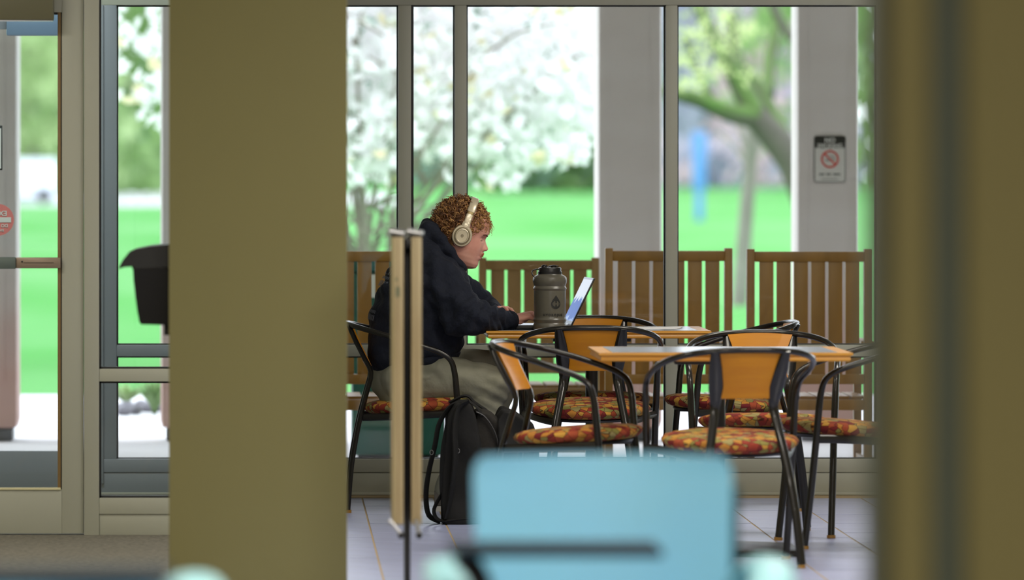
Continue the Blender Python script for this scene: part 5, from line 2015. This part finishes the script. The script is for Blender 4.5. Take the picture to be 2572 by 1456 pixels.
def folds(c):
    q = c - np.array(P(1100, 780, DH))
    d = .0050 * np.sin(q @ wv[0] + 2.4 * np.sin(q[:, 2] * 11 + q[:, 0] * 6)) + .0045 * np.sin(q @ wv[1] + 1.3 + 1.5 * np.sin(q[:, 0] * 17)) + .0022 * np.sin(q @ wv[2] * 1.5) + .0018 * np.sin(q @ wv[3] * 1.4)
    # gathered creases along the forearm and at the bend of the elbow
    ex, ez = ELN.x, ELN.z
    r2 = ((c[:, 0] - ex) ** 2 + (c[:, 2] - ez) ** 2)
    d += .0080 * np.exp(-r2 / .009) * np.sin((c[:, 0] - ex) * 95 - (c[:, 2] - ez) * 75 + 1.2 * np.sin(c[:, 2] * 40))
    t = (c[:, 0] - XW(1215, 24.7)) / .11
    d += .0050 * np.exp(-(t - .5) ** 2 * 6) * np.sin(c[:, 0] * 240 + c[:, 2] * 60) * (c[:, 1] < 24.85)
    return d


me = remesh('hoodie', hd, 0.006, 6, 0.6, folds)
hood_o = link('hoodie', me, M_NAVY, man, label='dark navy pullover hoodie')
# raised shoulder seam
sm_ = catmull([P(1098, 690, 24.625), P(1090, 700, 24.62), P(1086, 730, 24.62), P(1092, 765, 24.625)], 5)
# ribbed cuffs and hem
cf = MB()
c0, c1 = P(1276, 805, 24.785), P(1290, 805, 24.81)
cf.tube([c0 - (c1 - c0) * 0.2, c0.lerp(c1, .3), c0.lerp(c1, .8), c1], [(.040, .036), (.042, .037), (.039, .033), (.034, .030)], 28)
part('cuff', cf, M_NAVY, hood_o, smooth=80)
cf = MB()
c0, c1 = P(1252, 795, 25.00), P(1258, 792, 24.95)
cf.tube([c0, c0.lerp(c1, .5), c1], [(.038, .034), (.037, .033), (.032, .029)], 24)
part('cuff', cf, M_NAVY, hood_o, smooth=80)
hm_ = MB()
hm_.loft([station((944, 944), (1140, 900), .172, DH), station((934, 938), (1152, 897), .190, DH), station((931, 918), (1158, 884), .200, DH), station((934, 912), (1155, 882), .195, DH)])
part('hem_band', hm_, M_NAVY, hood_o, smooth=80)
# hood lying round the neck
hq = MB()
ringp = []
for k in range(22):
    a = 2 * math.pi * k / 22
    c, s = math.cos(a), math.sin(a)
    px = 1119 + 40 * c
    py = 622 + 52 * c
    ringp.append(P(px, py, DH) + Vector((0, .100 * s, 0)) + Vector((0, 0, -.012 * abs(s))))
rad = [(.030 + .010 * math.cos(2 * math.pi * k / 22 + math.pi),) * 2 for k in range(22)]
hq.tube(ringp, rad, 14, closed=True)
hq.cap(P(1074, 585, 24.84), P(1046, 640, 24.82), .040, .048, 16)
hq.cap(P(1074, 585, 24.96), P(1046, 640, 24.98), .040, .048, 16)
hq.cap(P(1072, 580, 24.84), P(1072, 580, 24.96), .038, .038, 16)
hq.cap(P(1050, 625, 24.84), P(1050, 625, 24.96), .055, .055, 16)
hq.cap(P(1100, 625, 24.805), P(1140, 672, 24.83), .036, .030, 14)
hq.cap(P(1100, 625, 24.995), P(1140, 672, 24.97), .036, .030, 14)


def hfold(c):
    q = c - np.array(P(1100, 620, DH))
    return .004 * np.sin(q @ np.array([60., 10., 50.])) + .003 * np.sin(q @ np.array([-30., 20., 95.]))


me = remesh('hood', hq, 0.005, 5, 0.6, hfold)
link('hood', me, M_NAVY, hood_o)
# faded print on the back of the hoodie
pr = MB()
rp_ = random.Random(9)
M_PRINT = mat('faded_grey_print', srgb(92, 98, 114), 0.8)


def back_pt(t, l):
    """t 0..1 up the back"""
    tab = [(0, (919.5, 862)), (.25, (925, 812)), (.5, (937, 762)), (.72, (953.5, 718)), (1, (984, 667))]
    px = lerp_tab([(a, b[0]) for a, b in tab], t)
    py = lerp_tab([(a, b[1]) for a, b in tab], t)
    A = P(px, py, DH)
    inward = Vector((1, 0, -.25)).normalized()
    b = .215
    h = .19
    x = h * (1 - (1 - min(1, abs(l) / b) ** 2.3) ** (1 / 2.3))
    return A + inward * x + Vector((0, l, 0)) - inward * .009


for (t0, t1, l0, l1, n_) in ((.30, .37, -.12, -.02, 7), (.39, .43, -.12, -.04, 9), (.72, .80, -.13, .0, 6), (.82, .86, -.12, .0, 11), (.88, .97, -.12, .0, 6)):
    for k in range(n_):
        la, lb = l0 + (l1 - l0) * k / n_, l0 + (l1 - l0) * (k + .62) / n_
        ta, tb = t0 + rp_.uniform(0, .01), t1
        pr.add([back_pt(ta, la), back_pt(ta, lb), back_pt(tb, lb), back_pt(tb, la)], [(0, 1, 2, 3)])
part('back_print', pr, M_PRINT, hood_o, smooth=0, label='faded grey lettering on the back, not readable')

# --- trousers
tr_ = MB()
tr_.loft([station((936, 905), (1110, 900), .165, DH), station((930, 935), (1120, 935), .180, DH), station((934, 975), (1110, 985), .180, DH), station((952, 1010), (1080, 1012), .165, DH)])
H1, K1 = P(1015, 955, 24.79), P(1236, 966, 24.76)
tr_.cap(H1, P(1130, 951, 24.775), .100, .094, 18)
tr_.cap(P(1130, 951, 24.775), K1, .094, .080, 18)
tr_.cap(K1, P(1180, 1110, 24.78), .078, .070, 18)
tr_.cap(P(1180, 1110, 24.78), P(1125, 1232, 24.80), .070, .056, 18)
H2, K2 = P(1015, 950, 25.01), P(1248, 930, 25.12)
tr_.cap(H2, P(1150, 925, 25.07), .098, .088, 18)
tr_.cap(P(1150, 925, 25.07), K2, .088, .076, 18)
tr_.cap(K2, P(1222, 1238, 25.10), .074, .056, 18)


def tfold(c):
    q = c - np.array(P(1100, 960, DH))
    d = .0028 * np.sin(q @ np.array([26., 18., 40.]) + 1.5 * np.sin(q[:, 0] * 16)) + .0026 * np.sin(q @ np.array([-34., 12., 52.])) + .0016 * np.sin(q @ np.array([70., 10., -40.]))
    kx, kz = P(1236, 990, DH).x, P(1236, 990, DH).z
    r2 = (c[:, 0] - kx) ** 2 + (c[:, 2] - kz) ** 2
    d += .004 * np.exp(-r2 / .008) * np.sin((c[:, 0] - kx) * 60 + (c[:, 2] - kz) * 110)
    # side pocket seam
    px_, pz_ = P(1075, 905, 24.68).x, P(1075, 905, 24.68).z
    arc = np.abs(np.sqrt((c[:, 0] - (px_ - .03)) ** 2 + (c[:, 2] - (pz_)) ** 2) - .075)
    d += np.where((c[:, 0] > px_ - .02) & (c[:, 1] < 24.8) & (c[:, 2] < pz_), .003 * np.exp(-(arc / .006) ** 2), 0)
    return d


me = remesh('trousers', tr_, 0.006, 5, 0.6, tfold)
link('trousers', me, M_TROUS, man, label='olive-grey cotton trousers')

for (a, dz) in ((P(1125, 1250, 24.80), 0), (P(1222, 1250, 25.10), 0)):
    x, y = a.x, a.y
    sh = MB()
    secs = [(-.055, .030, .085), (-.02, .036, .095), (.03, .038, .088), (.08, .042, .070), (.13, .046, .055), (.17, .042, .046), (.20, .026, .036)]
    rings = []
    for (fx, w_, h_) in secs:
        rings.append([Vector((x + fx, y + w_ * math.cos(t), .018 + max(0, (h_ - .018) * (0.5 + 0.5 * math.sin(t)) * (1 if math.sin(t) > 0 else .4)))) for t in [2 * math.pi * k / 16 for k in range(16)]])
    s_o = part('shoe', MB().loft(rings), M_SHOE, man, smooth=60)
    so_ = MB()
    ol = [(x + fx, w_ + .004) for fx, w_, h_ in secs]
    top = [(px_, y - w_) for px_, w_ in ol] + [(px_, y + w_) for px_, w_ in reversed(ol)]
    so_.loft([[Vector((px_, py_, 0.0)) for px_, py_ in top], [Vector((px_, py_, .022)) for px_, py_ in top]])
    part('sole', so_, M_SOLE, s_o)

# ---- headphones
hp = thing('headphones', 'champagne over-ear headphones worn over the person\'s curly hair', 'headphones', tuple(HC))
BU = Vector((0.345, 0, 0.939))     # the band stands forward of the ears
BF = Vector((0.939, 0, -0.345))
rl, rh_ = .0905, .158


def band_pt(a):
    return HC + BU * (rh_ * math.sin(a) ** 0.92 if math.sin(a) > 0 else 0) + Vector((0, -rl * math.copysign(abs(math.cos(a)) ** 0.75, math.cos(a)) * 1.0, 0))


def band_strip(a0, a1, w0, w1, th, m, name, parent, n=20):
    rings = []
    for k in range(n + 1):
        a = a0 + (a1 - a0) * k / n
        p = band_pt(a)
        q = band_pt(a + .01)
        t = (q - band_pt(a - .01)).normalized()
        nn = t.cross(BF).normalized()
        w_ = w0 + (w1 - w0) * k / n
        ring = []
        for j in range(12):
            b = 2 * math.pi * j / 12
            cx_ = math.copysign(abs(math.cos(b)) ** .6, math.cos(b))
            sx_ = math.copysign(abs(math.sin(b)) ** .6, math.sin(b))
            ring.append(p + BF * (w_ * cx_) + nn * (th * sx_))
        rings.append(ring)
    return part(name, MB().loft(rings), m, parent, smooth=60)


pad = band_strip(R(38), R(142), .0165, .0165, .0055, M_HP, 'headband', hp, 28)
for sgn, (a0, a1, ww0, ww1) in ((-1, (R(33), R(8), .0145, .0145)), (1, (R(147), R(172), .0145, .0145))):
    stem_ = band_strip(a0, a1, ww0, ww1, .0038, M_HP, 'slider_arm', hp, 10)
    band_strip(R(38) if sgn < 0 else R(142), R(33) if sgn < 0 else R(147), .0155, .0135, .0048, mat('brass_band_joint', srgb(150, 132, 92), 0.35, 0.6), 'band_joint', pad, 4)
    yk = HC + Vector((0, sgn * .0985, 0)) + Vector((-.002, 0, -.002))
    ax_ = Vector((0, sgn, 0))

    def disc(rs, name, m, parent, sx=1.0, sz=1.13):
        mb = MB()
        rings = []
        for r_, off in rs:
            rings.append([yk + ax_ * off + BF * (r_ * sx * math.cos(t)) + BU * (r_ * sz * math.sin(t)) for t in [2 * math.pi * k / 40 for k in range(40)]])
        mb.loft(rings)
        return part(name, mb, m, parent, smooth=35)
    cup = disc([(.034, -.016), (.040, -.012), (.0412, -.006), (.0405, .000), (.038, .0035), (.034, .004)], 'ear_cup', M_HP, hp)
    disc([(.028, -.030), (.036, -.028), (.040, -.022), (.038, -.014), (.03, -.012)], 'ear_cushion', M_HPD, cup)
    disc([(.0335, .0035), (.033, .0065), (.0295, .0072), (.029, .0045)], 'outer_ring', mat('dark_champagne_groove', srgb(140, 128, 100), 0.4, 0.3), cup)
    dk = disc([(.0275, .004), (.027, .0095), (.0235, .0105), (.0215, .0088), (.006, .0084)], 'cap_disc', M_HP, cup)
    disc([(.0062, .0086), (.0055, .0092), (.0045, .0088)], 'centre_button', M_HPD, dk)
    yo = MB()
    yo.tube([yk + ax_ * -.002 + BU * .026, yk + ax_ * .002 + BU * .042, yk + ax_ * -.006 + BU * .058], [(.018, .004), (.0175, .004), (.0145, .004)], 10, ax=tuple(BF))
    part('yoke', yo, M_HP, stem_)
